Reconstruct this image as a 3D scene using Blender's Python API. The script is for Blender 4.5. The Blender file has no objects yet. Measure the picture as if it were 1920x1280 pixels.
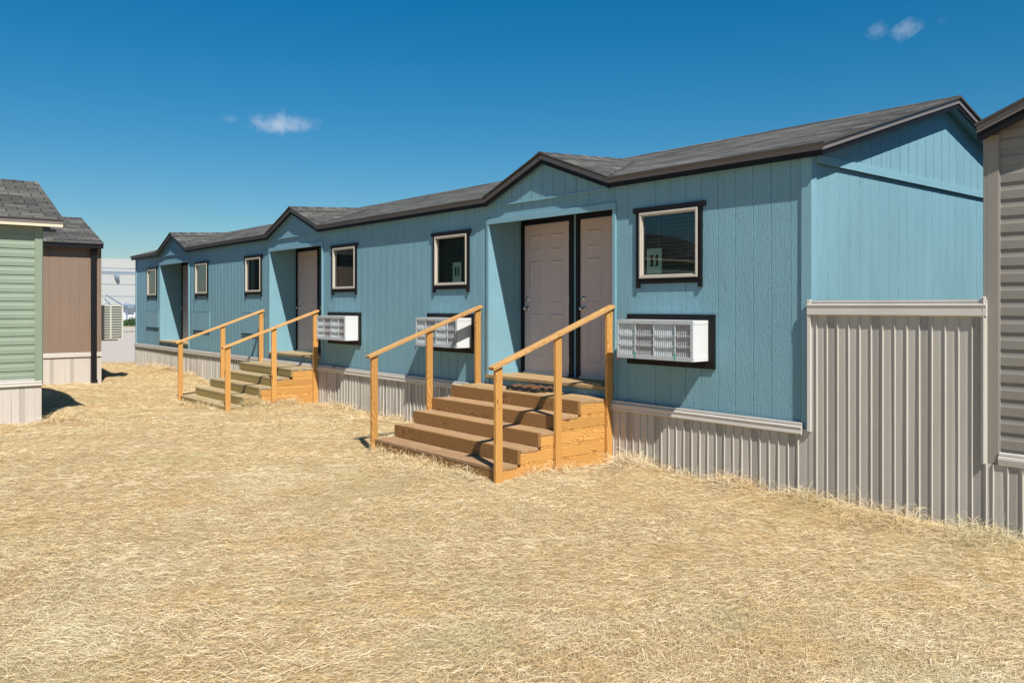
import bpy, math, random
import numpy as np
from mathutils import Vector, Matrix
random.seed(7); rng=np.random.default_rng(7)
sc=bpy.context.scene
# World frame: X runs along the long blue wall (X=0 at its near corner, negative away), Y into the blue house, Z up.
EZ=1.75                                   # eye height; all building heights below are given relative to the eye
# ---------------------------------------------------------------- camera, sky, sun, exposure
cam=bpy.data.cameras.new('camera'); co=bpy.data.objects.new('camera',cam); sc.collection.objects.link(co); sc.camera=co
cam.sensor_width=36.0; cam.lens=36.0*1530/1920; cam.shift_y=-66/1920; cam.clip_end=8000; cam.clip_start=0.05
co.location=(3.988,-6.882,EZ); co.rotation_euler=(math.radians(90),0,math.atan2(0.76822,0.64018))
SUN=Vector((2.9,-1.0,3.9)).normalized()
w=bpy.data.worlds.new('World'); sc.world=w; w.use_nodes=True
nt=w.node_tree; nt.nodes.clear()
sky=nt.nodes.new('ShaderNodeTexSky'); sky.sky_type='NISHITA'; sky.sun_disc=False
sky.sun_elevation=math.asin(SUN.z); sky.sun_rotation=math.atan2(SUN.x,SUN.y)
sky.air_density=1.3; sky.dust_density=0.0; sky.ozone_density=10.0; sky.altitude=0
bg=nt.nodes.new('ShaderNodeBackground'); bg.inputs[1].default_value=0.057
wo=nt.nodes.new('ShaderNodeOutputWorld'); hs=nt.nodes.new('ShaderNodeHueSaturation'); hs.inputs['Hue'].default_value=0.490; hs.inputs['Saturation'].default_value=1.29; nt.links.new(sky.outputs[0],hs.inputs['Color']); nt.links.new(hs.outputs[0],bg.inputs[0]); nt.links.new(bg.outputs[0],wo.inputs[0])
sl=bpy.data.lights.new('sun','SUN'); sl.energy=5.0; sl.angle=math.radians(0.53); sl.color=(1.0,0.955,0.88)
so=bpy.data.objects.new('sun',sl); sc.collection.objects.link(so); so.rotation_euler=(-SUN).to_track_quat('-Z','Y').to_euler(); so.location=(20,-10,40)
sc.view_settings.view_transform='Standard'; sc.view_settings.look='None'; sc.view_settings.exposure=0.58; sc.view_settings.gamma=1.0
sc.view_settings.use_curve_mapping=False
sc.cycles.max_bounces=8; sc.cycles.volume_bounces=6; sc.cycles.transparent_max_bounces=8

# ---------------------------------------------------------------- helpers
WL={}                                      # world location of each object
def setp(o,label=None,cat=None,group=None,kind=None):
    if label: o['label']=label
    if cat: o['category']=cat
    if group: o['group']=group
    if kind: o['kind']=kind
    return o
def thing(name,loc,label,cat,group=None):
    o=bpy.data.objects.new(name,None); sc.collection.objects.link(o); o.empty_display_size=0.2
    L=Vector((loc[0],loc[1],loc[2]+EZ)); o.location=L; WL[o]=L
    return setp(o,label,cat,group)
class MB:
    def __init__(s): s.v=[];s.f=[];s.uv=[];s.m=[]
    def poly(s,pts,uv=None,mi=0):
        b=len(s.v); s.v+= [tuple(p) for p in pts]; s.f.append(tuple(range(b,b+len(pts)))); s.uv.append(uv or [(0,0)]*len(pts)); s.m.append(mi)
    def box(s,x0,x1,y0,y1,z0,z1,mi=0):
        x0,x1=sorted((x0,x1));y0,y1=sorted((y0,y1));z0,z1=sorted((z0,z1))
        b=len(s.v); s.v+=[(x,y,z) for z in (z0,z1) for y in (y0,y1) for x in (x0,x1)]
        for f in ((0,2,3,1),(4,5,7,6),(0,1,5,4),(2,6,7,3),(0,4,6,2),(1,3,7,5)):
            s.f.append(tuple(b+i for i in f)); s.uv.append([(0,0)]*4); s.m.append(mi)
        return s
    def prism(s,pts,off,uv=None,mi=0):      # closed slab: polygon pts (top) and the same shifted by off
        n=len(pts); q=[tuple(Vector(p)+Vector(off)) for p in pts]
        s.poly(pts,uv,mi); s.poly(q[::-1],None,mi)
        for i in range(n):
            j=(i+1)%n; s.poly([pts[i],q[i],q[j],pts[j]],None,mi)
        return s
    def extrude(s,prof,axis,a0,a1,mi=0):    # open profile (list of 3D pts) swept along an axis ('x','y','z') from a0 to a1
        k='xyz'.index(axis)
        def at(p,a): p=list(p); p[k]=a; return tuple(p)
        for i in range(len(prof)-1):
            s.poly([at(prof[i],a0),at(prof[i+1],a0),at(prof[i+1],a1),at(prof[i],a1)],None,mi)
        return s
    def tube(s,pts,r,n=10,mi=0,cap=True):
        pts=[Vector(p) for p in pts]; rings=[]
        for i,p in enumerate(pts):
            t=(pts[min(i+1,len(pts)-1)]-pts[max(i-1,0)]).normalized()
            a=t.cross(Vector((0,0,1))); 
            if a.length<1e-3: a=t.cross(Vector((0,1,0)))
            a.normalize(); b=t.cross(a); rr=r[i] if isinstance(r,(list,tuple)) else r
            base=len(s.v); rings.append(base)
            s.v+=[tuple(p+a*math.cos(2*math.pi*k/n)*rr+b*math.sin(2*math.pi*k/n)*rr) for k in range(n)]
        for i in range(len(pts)-1):
            for k in range(n):
                A,B=rings[i],rings[i+1]; s.f.append((A+k,A+(k+1)%n,B+(k+1)%n,B+k)); s.uv.append([(0,0)]*4); s.m.append(mi)
        if cap:
            for R in (rings[0],rings[-1]): s.f.append(tuple(R+k for k in range(n))); s.uv.append([(0,0)]*n); s.m.append(mi)
        return s
    def build(s,name,mat,parent=None,origin=None,bevel=0,smooth=False,label=None):
        pl=WL[parent] if parent else Vector((0,0,0))
        if origin is None: L=pl.copy() if parent else Vector((0,0,0))
        elif origin=='c':
            a=np.array(s.v); c=(a.min(0)+a.max(0))/2; L=Vector((c[0],c[1],c[2]+EZ))
        else: L=Vector((origin[0],origin[1],origin[2]+EZ))
        me=bpy.data.meshes.new(name); me.from_pydata([(x-L.x,y-L.y,z+EZ-L.z) for x,y,z in s.v],[],s.f)
        ul=me.uv_layers.new(name='UVMap'); k=0
        flat=[c for u in s.uv for p in u for c in p]; ul.data.foreach_set('uv',flat)
        mats=mat if isinstance(mat,(list,tuple)) else [mat]
        for m in mats: me.materials.append(m)
        if len(mats)>1: me.polygons.foreach_set('material_index',s.m)
        if smooth: me.polygons.foreach_set('use_smooth',[True]*len(me.polygons))
        me.update()
        o=bpy.data.objects.new(name,me); sc.collection.objects.link(o); WL[o]=L
        if parent: o.parent=parent
        o.location=L-pl
        if bevel:
            bm=o.modifiers.new('bevel','BEVEL'); bm.width=bevel; bm.segments=2; bm.limit_method='ANGLE'
        if label: o['label']=label
        return o
def copy_tree(o,parent=None,delta=(0,0,0)):
    c=o.copy(); sc.collection.objects.link(c)
    if parent is not None: c.parent=parent
    c.location=Vector(o.location)+Vector(delta); WL[c]=WL[o]+Vector(delta)
    for ch in [x for x in KIDS.get(o,[])]:
        k=copy_tree(ch,c); KIDS.setdefault(c,[]).append(k)
    return c
KIDS={}
def index_kids(root):
    for ch in root.children: 
        KIDS.setdefault(root,[]).append(ch); index_kids(ch)

# ---------------------------------------------------------------- materials
def newmat(name):
    m=bpy.data.materials.new(name); m.use_nodes=True; t=m.node_tree; t.nodes.clear()
    o=t.nodes.new('ShaderNodeOutputMaterial'); p=t.nodes.new('ShaderNodeBsdfPrincipled'); t.links.new(p.outputs[0],o.inputs[0])
    return m,t,p
def N(t,typ,**k):
    n=t.nodes.new(typ)
    for a,b in k.items():
        if a.startswith('i_'): n.inputs[a[2:].replace('_',' ')].default_value=b
        else: setattr(n,a,b)
    return n
def mapping(t,src,scale,loc=(0,0,0)):
    m=N(t,'ShaderNodeMapping'); m.inputs['Scale'].default_value=scale; m.inputs['Location'].default_value=loc; t.links.new(src,m.inputs[0]); return m.outputs[0]
def noise(t,vec,scale,detail=4,rough=0.55,dist=0):
    n=N(t,'ShaderNodeTexNoise'); n.inputs['Scale'].default_value=scale; n.inputs['Detail'].default_value=detail; n.inputs['Roughness'].default_value=rough; n.inputs['Distortion'].default_value=dist
    if vec: t.links.new(vec,n.inputs['Vector'])
    return n.outputs[0]
def ramp(t,src,stops,interp='LINEAR'):
    r=N(t,'ShaderNodeValToRGB'); r.color_ramp.interpolation=interp; e=r.color_ramp.elements
    while len(e)<len(stops): e.new(0.5)
    for i,(p,c) in enumerate(stops):
        e[i].position=p; e[i].color=(c[0],c[1],c[2],1) if hasattr(c,'__len__') else (c,c,c,1)
    t.links.new(src,r.inputs[0]); return r.outputs[0]
def mixc(t,fac,a,b,mode='MIX'):
    n=N(t,'ShaderNodeMix',data_type='RGBA',blend_type=mode)
    def put(v,s):
        if hasattr(v,'is_linked') or isinstance(v,bpy.types.NodeSocket): t.links.new(v,s)
        elif hasattr(v,'__len__'): s.default_value=(v[0],v[1],v[2],1)
        else: s.default_value=v
    put(fac,n.inputs[0]); put(a,n.inputs[6]); put(b,n.inputs[7]); return n.outputs[2]
def mth(t,op,a,b=None,c=None):
    n=N(t,'ShaderNodeMath',operation=op)
    for i,v in enumerate((a,b,c)):
        if v is None: continue
        if isinstance(v,bpy.types.NodeSocket): t.links.new(v,n.inputs[i])
        else: n.inputs[i].default_value=v
    return n.outputs[0]
def bump(t,p,h,strength,dist):
    b=N(t,'ShaderNodeBump'); b.inputs['Strength'].default_value=strength; b.inputs['Distance'].default_value=dist
    t.links.new(h,b.inputs['Height']); t.links.new(b.outputs[0],p.inputs['Normal']); return b
def tc(t,which='Object'): return N(t,'ShaderNodeTexCoord').outputs[which]
def simple(name,col,rough=0.5,metal=0,var=0.06,nscale=6,bs=0.0,bscale=80,bdist=0.002,spec=0.5):
    m,t,p=newmat(name); o=tc(t); n=noise(t,o,nscale,5,0.6)
    c=ramp(t,n,[(0.25,[x*(1-var) for x in col]),(0.75,[min(1,x*(1+var)) for x in col])])
    t.links.new(c,p.inputs['Base Color']); p.inputs['Roughness'].default_value=rough; p.inputs['Metallic'].default_value=metal
    p.inputs['Specular IOR Level'].default_value=spec
    r=ramp(t,noise(t,o,nscale*4,3),[(0.3,rough*0.85),(0.7,min(1,rough*1.15))]); t.links.new(r,p.inputs['Roughness'])
    if bs: bump(t,p,noise(t,o,bscale,3),bs,bdist)
    return m
def painted_siding(name,col,axis):          # embossed wood-grain panels, painted; axis = horizontal direction of the wall
    m,t,p=newmat(name); o=tc(t)
    sx=(1,1,0.16)
    v=mapping(t,o,sx)
    warp=noise(t,v,5,3,0.6)
    wv=N(t,'ShaderNodeTexWave',wave_type='BANDS',bands_direction='X' if axis=='x' else 'Y',wave_profile='SIN')
    wv.inputs['Scale'].default_value=13; wv.inputs['Distortion'].default_value=16; wv.inputs['Detail'].default_value=4; wv.inputs['Detail Scale'].default_value=2.2; wv.inputs['Detail Roughness'].default_value=0.65
    t.links.new(v,wv.inputs['Vector'])
    fine=noise(t,mapping(t,o,(1,1,0.45)),95,3,0.65)
    rip=N(t,'ShaderNodeTexWave',wave_type='BANDS',bands_direction='Z',wave_profile='SIN'); rip.inputs['Scale'].default_value=22; rip.inputs['Distortion'].default_value=9; rip.inputs['Detail'].default_value=3; rip.inputs['Detail Scale'].default_value=1.5
    t.links.new(mapping(t,o,(1.6,1.6,1)),rip.inputs['Vector'])
    rm=ramp(t,noise(t,mapping(t,o,(6,6,1.2)),1.0,2),[(0.45,0.0),(0.62,1.0)])
    h=mth(t,'ADD',mth(t,'ADD',mth(t,'MULTIPLY',wv.outputs[1],0.5),mth(t,'MULTIPLY',fine,0.8)),mth(t,'MULTIPLY',mth(t,'MULTIPLY',rip.outputs[1],rm),0.5))
    bump(t,p,h,1.0,0.0036)
    big=noise(t,mapping(t,o,(0.7,0.7,0.35)),1.6,5,0.6)
    c=ramp(t,big,[(0.3,[x*0.93 for x in col]),(0.7,[x*1.05 for x in col])])
    st=ramp(t,noise(t,mapping(t,o,(9,9,0.6)),2.2,5,0.7),[(0.45,1.0),(0.8,0.93)])
    c=mixc(t,1.0,c,st,'MULTIPLY')
    # dirt splash low on the wall
    t.links.new(c,p.inputs['Base Color']); p.inputs['Roughness'].default_value=0.62; p.inputs['Specular IOR Level'].default_value=0.35
    return m
def vinyl(name,col,emboss=None):
    m,t,p=newmat(name); o=tc(t)
    n=noise(t,mapping(t,o,(1,1,0.3)),2.5,5,0.6)
    c=ramp(t,n,[(0.3,[x*0.93 for x in col]),(0.7,[min(1,x*1.05) for x in col])])
    # dust splash near the ground
    t.links.new(c,p.inputs['Base Color']); p.inputs['Roughness'].default_value=0.42; p.inputs['Specular IOR Level'].default_value=0.4
    bump(t,p,noise(t,mapping(t,o,(60,60,4)),3,3,0.6),0.25,0.001)
    return m
def vented(name,col):                       # perforated basket-weave strip
    m,t,p=newmat(name); o=tc(t)
    br=N(t,'ShaderNodeTexBrick'); br.offset=0.5; br.inputs['Scale'].default_value=1; br.inputs['Brick Width'].default_value=0.022; br.inputs['Row Height'].default_value=0.014
    br.inputs['Mortar Size'].default_value=0.0024; br.inputs['Mortar Smooth'].default_value=0.4
    br.inputs['Color1'].default_value=(*[x*1.0 for x in col],1); br.inputs['Color2'].default_value=(*[x*0.9 for x in col],1); br.inputs['Mortar'].default_value=(*[x*0.74 for x in col],1)
    sep=N(t,'ShaderNodeSeparateXYZ'); t.links.new(o,sep.inputs[0]); cb=N(t,'ShaderNodeCombineXYZ')
    t.links.new(sep.outputs[2],cb.inputs[0]); t.links.new(mth(t,'ADD',sep.outputs[0],sep.outputs[1]),cb.inputs[1]); t.links.new(cb.outputs[0],br.inputs[0])
    t.links.new(br.outputs[0],p.inputs['Base Color']); bump(t,p,mth(t,'SUBTRACT',1.0,br.outputs[1]),0.9,0.003)
    p.inputs['Roughness'].default_value=0.5
    return m
def shingle(name,col):
    m,t,p=newmat(name); uv=tc(t,'UV')
    wob=noise(t,uv,1.3,3); 
    mp=N(t,'ShaderNodeMixRGB'); mp.inputs[0].default_value=0.012
    t.links.new(uv,mp.inputs[1]); nn=N(t,'ShaderNodeTexNoise'); nn.inputs['Scale'].default_value=7; t.links.new(uv,nn.inputs[0]); t.links.new(nn.outputs[1],mp.inputs[2])
    def brick(w,h,ms,off,a,b,mo):
        br=N(t,'ShaderNodeTexBrick'); br.offset=off; br.offset_frequency=2; br.inputs['Scale'].default_value=1
        br.inputs['Brick Width'].default_value=w; br.inputs['Row Height'].default_value=h; br.inputs['Mortar Size'].default_value=ms; br.inputs['Mortar Smooth'].default_value=0.1
        br.inputs['Color1'].default_value=(a,a,a,1); br.inputs['Color2'].default_value=(b,b,b,1); br.inputs['Mortar'].default_value=(mo,mo,mo,1); t.links.new(mp.outputs[0],br.inputs[0]); return br
    b1=brick(0.305,0.1375,0.006,0.5,0.66,1.34,0.10); b2=brick(0.93,0.1375,0.0,0.37,0.76,1.25,1)
    g=noise(t,uv,260,2,0.7); gr=ramp(t,g,[(0.3,0.55),(0.7,1.45)])
    big=ramp(t,noise(t,mapping(t,uv,(0.5,1.6,1)),2.0,4),[(0.3,0.8),(0.7,1.2)])
    # each course lies a little lighter towards its exposed butt edge (granule wear)
    c=mixc(t,1,mixc(t,1,mixc(t,1,mixc(t,1,col,b1.outputs[0],'MULTIPLY'),b2.outputs[0],'MULTIPLY'),gr,'MULTIPLY'),big,'MULTIPLY')
    t.links.new(c,p.inputs['Base Color']); p.inputs['Roughness'].default_value=0.9; p.inputs['Specular IOR Level'].default_value=0.15
    sep=N(t,'ShaderNodeSeparateXYZ'); t.links.new(mp.outputs[0],sep.inputs[0])
    saw=mth(t,'FRACT',mth(t,'DIVIDE',sep.outputs[1],0.1375))
    h=mth(t,'ADD',mth(t,'MULTIPLY',mth(t,'SUBTRACT',1.0,saw),1.0),mth(t,'MULTIPLY',b1.outputs[1],-0.9))
    h=mth(t,'ADD',h,mth(t,'MULTIPLY',g,0.25))
    bump(t,p,h,1.0,0.007)
    return m
def wood(name,axis,light,mid,dark,knot=1.0,seed=0.0,rough=0.6,green=None):
    """sawn softwood: growth rings cut along the board's long axis, fine pores, a few knots"""
    m,t,p=newmat(name); o=tc(t); oi=N(t,'ShaderNodeObjectInfo')
    ro=N(t,'ShaderNodeVectorMath',operation='SCALE'); cb=N(t,'ShaderNodeCombineXYZ')
    t.links.new(oi.outputs['Random'],cb.inputs[0]); t.links.new(oi.outputs['Random'],cb.inputs[1]); t.links.new(oi.outputs['Random'],cb.inputs[2])
    t.links.new(cb.outputs[0],ro.inputs[0]); ro.inputs['Scale'].default_value=13.7+seed
    sep=N(t,'ShaderNodeSeparateXYZ'); t.links.new(o,sep.inputs[0])
    order={'x':(0,1,2),'y':(1,0,2),'z':(2,0,1)}[axis]
    c2=N(t,'ShaderNodeCombineXYZ')
    for i,k in enumerate(order): t.links.new(sep.outputs[k],c2.inputs[i])
    L=c2.outputs[0]                       # x = along the grain
    add=N(t,'ShaderNodeVectorMath',operation='ADD'); t.links.new(L,add.inputs[0]); t.links.new(ro.outputs[0],add.inputs[1]); P=add.outputs[0]
    # warped distance from a pith line lying off the board
    w1=noise(t,mapping(t,P,(0.9,5,5)),1.6,3,0.5)
    w2=noise(t,mapping(t,P,(0.45,1,1)),2.0,1,0.4)
    s2=N(t,'ShaderNodeSeparateXYZ'); t.links.new(L,s2.inputs[0])
    yy=mth(t,'ADD',s2.outputs[1],mth(t,'ADD',mth(t,'MULTIPLY',mth(t,'SUBTRACT',w2,0.5),0.55),mth(t,'MULTIPLY',mth(t,'SUBTRACT',noise(t,mapping(t,P,(2.2,3,3)),2.4,2),0.5),0.10)))
    zz=mth(t,'ADD',s2.outputs[2],mth(t,'ADD',0.05,mth(t,'MULTIPLY',oi.outputs['Random'],0.05)))
    d=mth(t,'SQRT',mth(t,'ADD',mth(t,'MULTIPLY',yy,yy),mth(t,'MULTIPLY',zz,zz)))
    # knots bend the rings
    vo=N(t,'ShaderNodeTexVoronoi'); vo.inputs['Scale'].default_value=1.0; t.links.new(mapping(t,P,(2.3,9,9)),vo.inputs['Vector'])
    kd=vo.outputs['Distance']
    kf=ramp(t,kd,[(0.0,1.0),(0.30,0.0)])
    d=mth(t,'ADD',d,mth(t,'MULTIPLY',kf,0.018*knot))
    d=mth(t,'ADD',d,mth(t,'MULTIPLY',w1,0.035))
    ring=mth(t,'FRACT',mth(t,'MULTIPLY',d,50))
    rr=ramp(t,ring,[(0.0,0.0),(0.50,0.12),(0.84,0.85),(0.95,0.95),(1.0,0.0)])
    fine=noise(t,mapping(t,P,(6,160,160)),1.5,4,0.7)
    base=mixc(t,mth(t,'MULTIPLY',rr,0.8),light,mid); 
    base=mixc(t,mth(t,'MULTIPLY',fine,0.28),base,dark)
    tone=ramp(t,oi.outputs['Random'],[(0,0.84),(1,1.10)]); base=mixc(t,1,base,tone,'MULTIPLY')
    if green: base=mixc(t,ramp(t,noise(t,mapping(t,P,(1.2,3,3)),1.5,3),[(0.4,0.0),(0.7,0.6)]),base,green)
    kn=ramp(t,kd,[(0.0,1.0),(0.075,0.9),(0.11,0.0)]); km=ramp(t,noise(t,mapping(t,P,(2.3,9,9)),0.7,0),[(0.44,0.0),(0.50,1.0)])
    base=mixc(t,mth(t,'MULTIPLY',mth(t,'MULTIPLY',kn,km),0.85*knot),base,[x*0.35 for x in dark])
    t.links.new(base,p.inputs['Base Color']); p.inputs['Roughness'].default_value=rough; p.inputs['Specular IOR Level'].default_value=0.3
    bump(t,p,mth(t,'ADD',mth(t,'MULTIPLY',rr,0.4),fine),0.35,0.0012)
    return m
def glass_mat():
    m=bpy.data.materials.new('window_glass'); m.use_nodes=True; t=m.node_tree; t.nodes.clear()
    o=N(t,'ShaderNodeOutputMaterial'); tr=N(t,'ShaderNodeBsdfTransparent'); tr.inputs[0].default_value=(0.60,0.75,0.70,1)
    g=N(t,'ShaderNodeBsdfGlossy'); g.inputs['Roughness'].default_value=0.0; g.inputs[0].default_value=(0.9,0.97,1,1)
    f=N(t,'ShaderNodeFresnel'); f.inputs[0].default_value=1.5; fm=mth(t,'MULTIPLY_ADD',f.outputs[0],1.1,0.03)
    b=N(t,'ShaderNodeBump'); b.inputs['Strength'].default_value=0.06; b.inputs['Distance'].default_value=0.004; t.links.new(noise(t,tc(t),3,1),b.inputs['Height']); t.links.new(b.outputs[0],g.inputs['Normal'])
    mx=N(t,'ShaderNodeMixShader'); t.links.new(fm,mx.inputs[0]); t.links.new(tr.outputs[0],mx.inputs[1]); t.links.new(g.outputs[0],mx.inputs[2]); t.links.new(mx.outputs[0],o.inputs[0])
    return m
def ripple(name,col,scale,strength,rough=0.4,axis=0,spec=0.5):
    m,t,p=newmat(name); o=tc(t); sep=N(t,'ShaderNodeSeparateXYZ'); t.links.new(o,sep.inputs[0])
    s=mth(t,'SINE',mth(t,'MULTIPLY',mth(t,'ADD',sep.outputs[axis],mth(t,'MULTIPLY',noise(t,mapping(t,o,(1,1,0.5)),3,2),0.01)),scale))
    cc=ramp(t,mth(t,'MULTIPLY_ADD',s,0.5,0.5),[(0,[x*0.91 for x in col]),(1,[x*1.07 for x in col])])
    t.links.new(cc,p.inputs['Base Color']); p.inputs['Roughness'].default_value=rough; p.inputs['Specular IOR Level'].default_value=spec
    bump(t,p,s,strength,0.003); return m

BLUE=(0.180,0.342,0.405)
AL,AM,AD=(0.61,0.335,0.10),(0.30,0.105,0.018),(0.25,0.095,0.022)
M=dict(
 blue_x=painted_siding('blue_siding_paint',BLUE,'x'), blue_y=painted_siding('blue_end_paint',BLUE,'y'),
 blue_trim=simple('blue_trim_paint',(0.180,0.342,0.405),0.55,var=0.05,bs=0.5,bscale=70,bdist=0.0015,nscale=4),
 brown_y=painted_siding('brown_siding_paint',(0.235,0.165,0.12),'y'),
 black=simple('black_trim_paint',(0.0055,0.0055,0.007),0.6,var=0.15,bs=0.4,bscale=60,bdist=0.001,spec=0.25),
 fascia=simple('taupe_fascia_paint',(0.17,0.145,0.135),0.5,var=0.08,bs=0.2,bscale=50,bdist=0.001),
 cream=simple('cream_fascia_paint',(0.62,0.54,0.40),0.5,var=0.08),
 skirt=vinyl('taupe_vinyl_skirting',(0.468,0.437,0.388)), skirtv=vented('vented_vinyl_strip',(0.42,0.39,0.35)),
 skirtcap=vinyl('taupe_vinyl_cap',(0.53,0.50,0.455)),
 pinksk=vinyl('pale_vinyl_skirting',(0.50,0.45,0.40)),
 green=vinyl('sage_vinyl_siding',(0.215,0.268,0.198)), greenpost=vinyl('sage_corner_post',(0.21,0.26,0.19)),
 grey=vinyl('grey_vinyl_siding',(0.235,0.217,0.187)), greypost=vinyl('grey_corner_post',(0.262,0.24,0.208)),
 shingle=shingle('asphalt_shingles',(0.086,0.083,0.076)),
 door=ripple('beige_door_film',(0.52,0.415,0.385),2*math.pi/0.028,0.35,0.38),
 frame=simple('beige_window_frame',(0.47,0.425,0.355),0.4,var=0.04),
 glass=glass_mat(), blind=simple('blind_slat',(0.55,0.6,0.58),0.5,var=0.05),
 white=simple('white_enamel',(0.58,0.59,0.59),0.35,var=0.03,nscale=3), greymetal=simple('grey_painted_grille',(0.42,0.45,0.46),0.4,var=0.05),
 fin=simple('pale_coil_fins',(0.50,0.54,0.55),0.4,metal=0.2,var=0.15,nscale=20), findark=simple('dark_coil_fins',(0.34,0.33,0.335),0.45,metal=0.3,var=0.25,nscale=20),
 steel=simple('satin_nickel',(0.55,0.53,0.5),0.25,metal=1,var=0.05), galv=simple('galvanised_plate',(0.5,0.54,0.58),0.4,metal=0.7,var=0.2,nscale=60),
 brass=simple('copper_pipe',(0.35,0.16,0.10),0.5,metal=0.6,var=0.2),
 tape=simple('green_tape',(0.10,0.36,0.27),0.5,var=0.1), rubber=simple('black_rubber',(0.012,0.012,0.012),0.7,var=0.2),
 bristle=simple('coir_bristle',(0.13,0.055,0.02),0.95,var=0.5,nscale=60,bs=1,bscale=200,bdist=0.01),
 paper=simple('sign_paper',(0.80,0.85,0.80),0.8,var=0.02), ink=simple('black_ink',(0.008,0.008,0.008),0.7,var=0.0),
 inner=simple('room_wall',(0.18,0.17,0.15),0.9,var=0.05), ware=simple('painted_concrete_panel',(0.37,0.38,0.365),0.8,var=0.03,nscale=0.3),
 waredk=simple('blue_grey_steel',(0.16,0.22,0.30),0.6,var=0.05), warew=simple('white_steel_door',(0.55,0.58,0.6),0.6,var=0.03),
 unitpaint=simple('pale_unit_enamel',(0.47,0.485,0.42),0.5,var=0.04),
 plat=wood('tan_brown_landing','x',(0.40,0.265,0.13),(0.27,0.165,0.075),(0.2,0.12,0.06),seed=17,rough=0.78),
 pinkv=vented('pale_vented_strip',(0.50,0.45,0.40)),
 leaf=simple('hedge_leaves',(0.045,0.10,0.03),0.7,var=0.5,nscale=3),
 orx=wood('amber_pine_x','x',AL,AM,AD),
 ory=wood('amber_pine_y','y',AL,AM,AD),
 orz=wood('amber_pine_z','z',AL,AM,AD,seed=3),
 rail=wood('pale_pine_rail','x',(0.62,0.38,0.15),(0.37,0.16,0.04),(0.34,0.16,0.05),seed=5),
 brtread=wood('reddish_brown_tread','x',(0.41,0.255,0.135),(0.26,0.15,0.075),(0.17,0.10,0.05),seed=7,rough=0.75,knot=0.7),
 brriser=wood('brown_treated_riser','x',(0.29,0.155,0.052),(0.14,0.06,0.02),(0.14,0.06,0.02),seed=9),
 tntread=wood('weathered_tan_tread','x',(0.40,0.29,0.15),(0.29,0.20,0.10),(0.2,0.14,0.08),seed=11,rough=0.8,knot=0.7,green=(0.36,0.32,0.2)),
 tnriser=wood('greenish_treated_riser','x',(0.36,0.27,0.10),(0.21,0.155,0.055),(0.2,0.13,0.05),seed=13,green=(0.24,0.22,0.09)),
 joist=wood('dark_sill_board','x',(0.36,0.24,0.12),(0.2,0.12,0.06),(0.15,0.09,0.05),seed=15),
)
# ---------------------------------------------------------------- ground
def gauss(x,y,cx,cy,sx,sy,h): return h*np.exp(-((x-cx)/sx)**2-((y-cy)/sy)**2)
def sstep(a,b,x): t=np.clip((x-a)/(b-a),0,1); return t*t*(3-2*t)
MOUNDS=[(-1.95,-0.28,0.32,0.26,0.13),(-0.75,-0.16,0.35,0.22,0.07),(0.2,-0.2,0.5,0.25,0.06),(0.95,-0.42,0.38,0.3,0.10),(-18.6,-0.45,0.6,0.4,0.16),(-17.6,-0.3,0.35,0.3,0.12),(-16.3,-0.25,0.5,0.3,0.08),
        (-9.7,-1.25,0.25,0.22,0.13),(-9.75,-0.7,0.25,0.3,0.06),(-8.6,-0.25,0.8,0.2,0.05),(-2.6,-1.0,0.3,0.3,0.05),(-7.0,-0.7,0.6,0.4,0.05),(1.6,-0.35,0.4,0.3,0.05),(-9.3,-4.3,0.3,0.3,0.06),(-3.5,-2.1,0.8,0.3,0.05)]
def gz(x,y):                               # eye-relative ground height
    x=np.asarray(x,float); y=np.asarray(y,float)
    z=-1.785+0*x
    z=z+0.085*sstep(-2.0,-4.5,y)*sstep(-4,-9,x)+0.06*sstep(-14,-19,x)
    near=sstep(-40,-23,x)
    z=z+near*(0.016*np.sin(1.9*x+0.6*y)*np.sin(1.3*y+0.4)+0.011*np.sin(3.9*x-2.7*y+1)+0.008*np.sin(7.3*y+4.1*x)*np.sin(5.2*x-1.3)+0.005*np.sin(13*x+3*y)*np.sin(11*y-4*x))
    z=z+gauss(x,y,-11.6,-2.3,1.6,1.3,-0.055)+gauss(x,y,-4.6,-2.1,0.9,0.5,-0.02)
    for m in MOUNDS: z=z+gauss(x,y,*m)
    return z
def ground_mat():
    m,t,p=newmat('straw_bed'); o=tc(t)
    f1=noise(t,mapping(t,o,(1,3,1)),45,6,0.75,1.5); f2=noise(t,mapping(t,o,(3,1,1)),60,6,0.75,1.0)
    f=mth(t,'MAXIMUM',f1,f2)
    c=ramp(t,f,[(0.36,(0.10,0.06,0.028)),(0.50,(0.36,0.255,0.125)),(0.66,(0.62,0.485,0.28))])
    big=ramp(t,noise(t,o,0.7,4,0.6),[(0.35,(0.95,0.93,0.95)),(0.65,(1.05,1.04,1.0))]); c=mixc(t,1,c,big,'MULTIPLY')
    t.links.new(c,p.inputs['Base Color']); p.inputs['Roughness'].default_value=0.9; p.inputs['Specular IOR Level'].default_value=0.1
    bump(t,p,f,0.8,0.02); return m
def gravel_mat():
    m,t,p=newmat('pale_gravel'); o=tc(t)
    v=N(t,'ShaderNodeTexVoronoi'); v.inputs['Scale'].default_value=28; t.links.new(o,v.inputs[0])
    c=mixc(t,0.5,ramp(t,noise(t,o,3,6,0.7),[(0.3,(0.33,0.28,0.24)),(0.7,(0.43,0.385,0.345))]),ramp(t,noise(t,o,35,3,0.7),[(0.3,(0.26,0.22,0.19)),(0.7,(0.50,0.45,0.41))]))
    t.links.new(c,p.inputs['Base Color']); p.inputs['Roughness'].default_value=0.95; bump(t,p,v.outputs[0],0.5,0.03); return m
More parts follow.
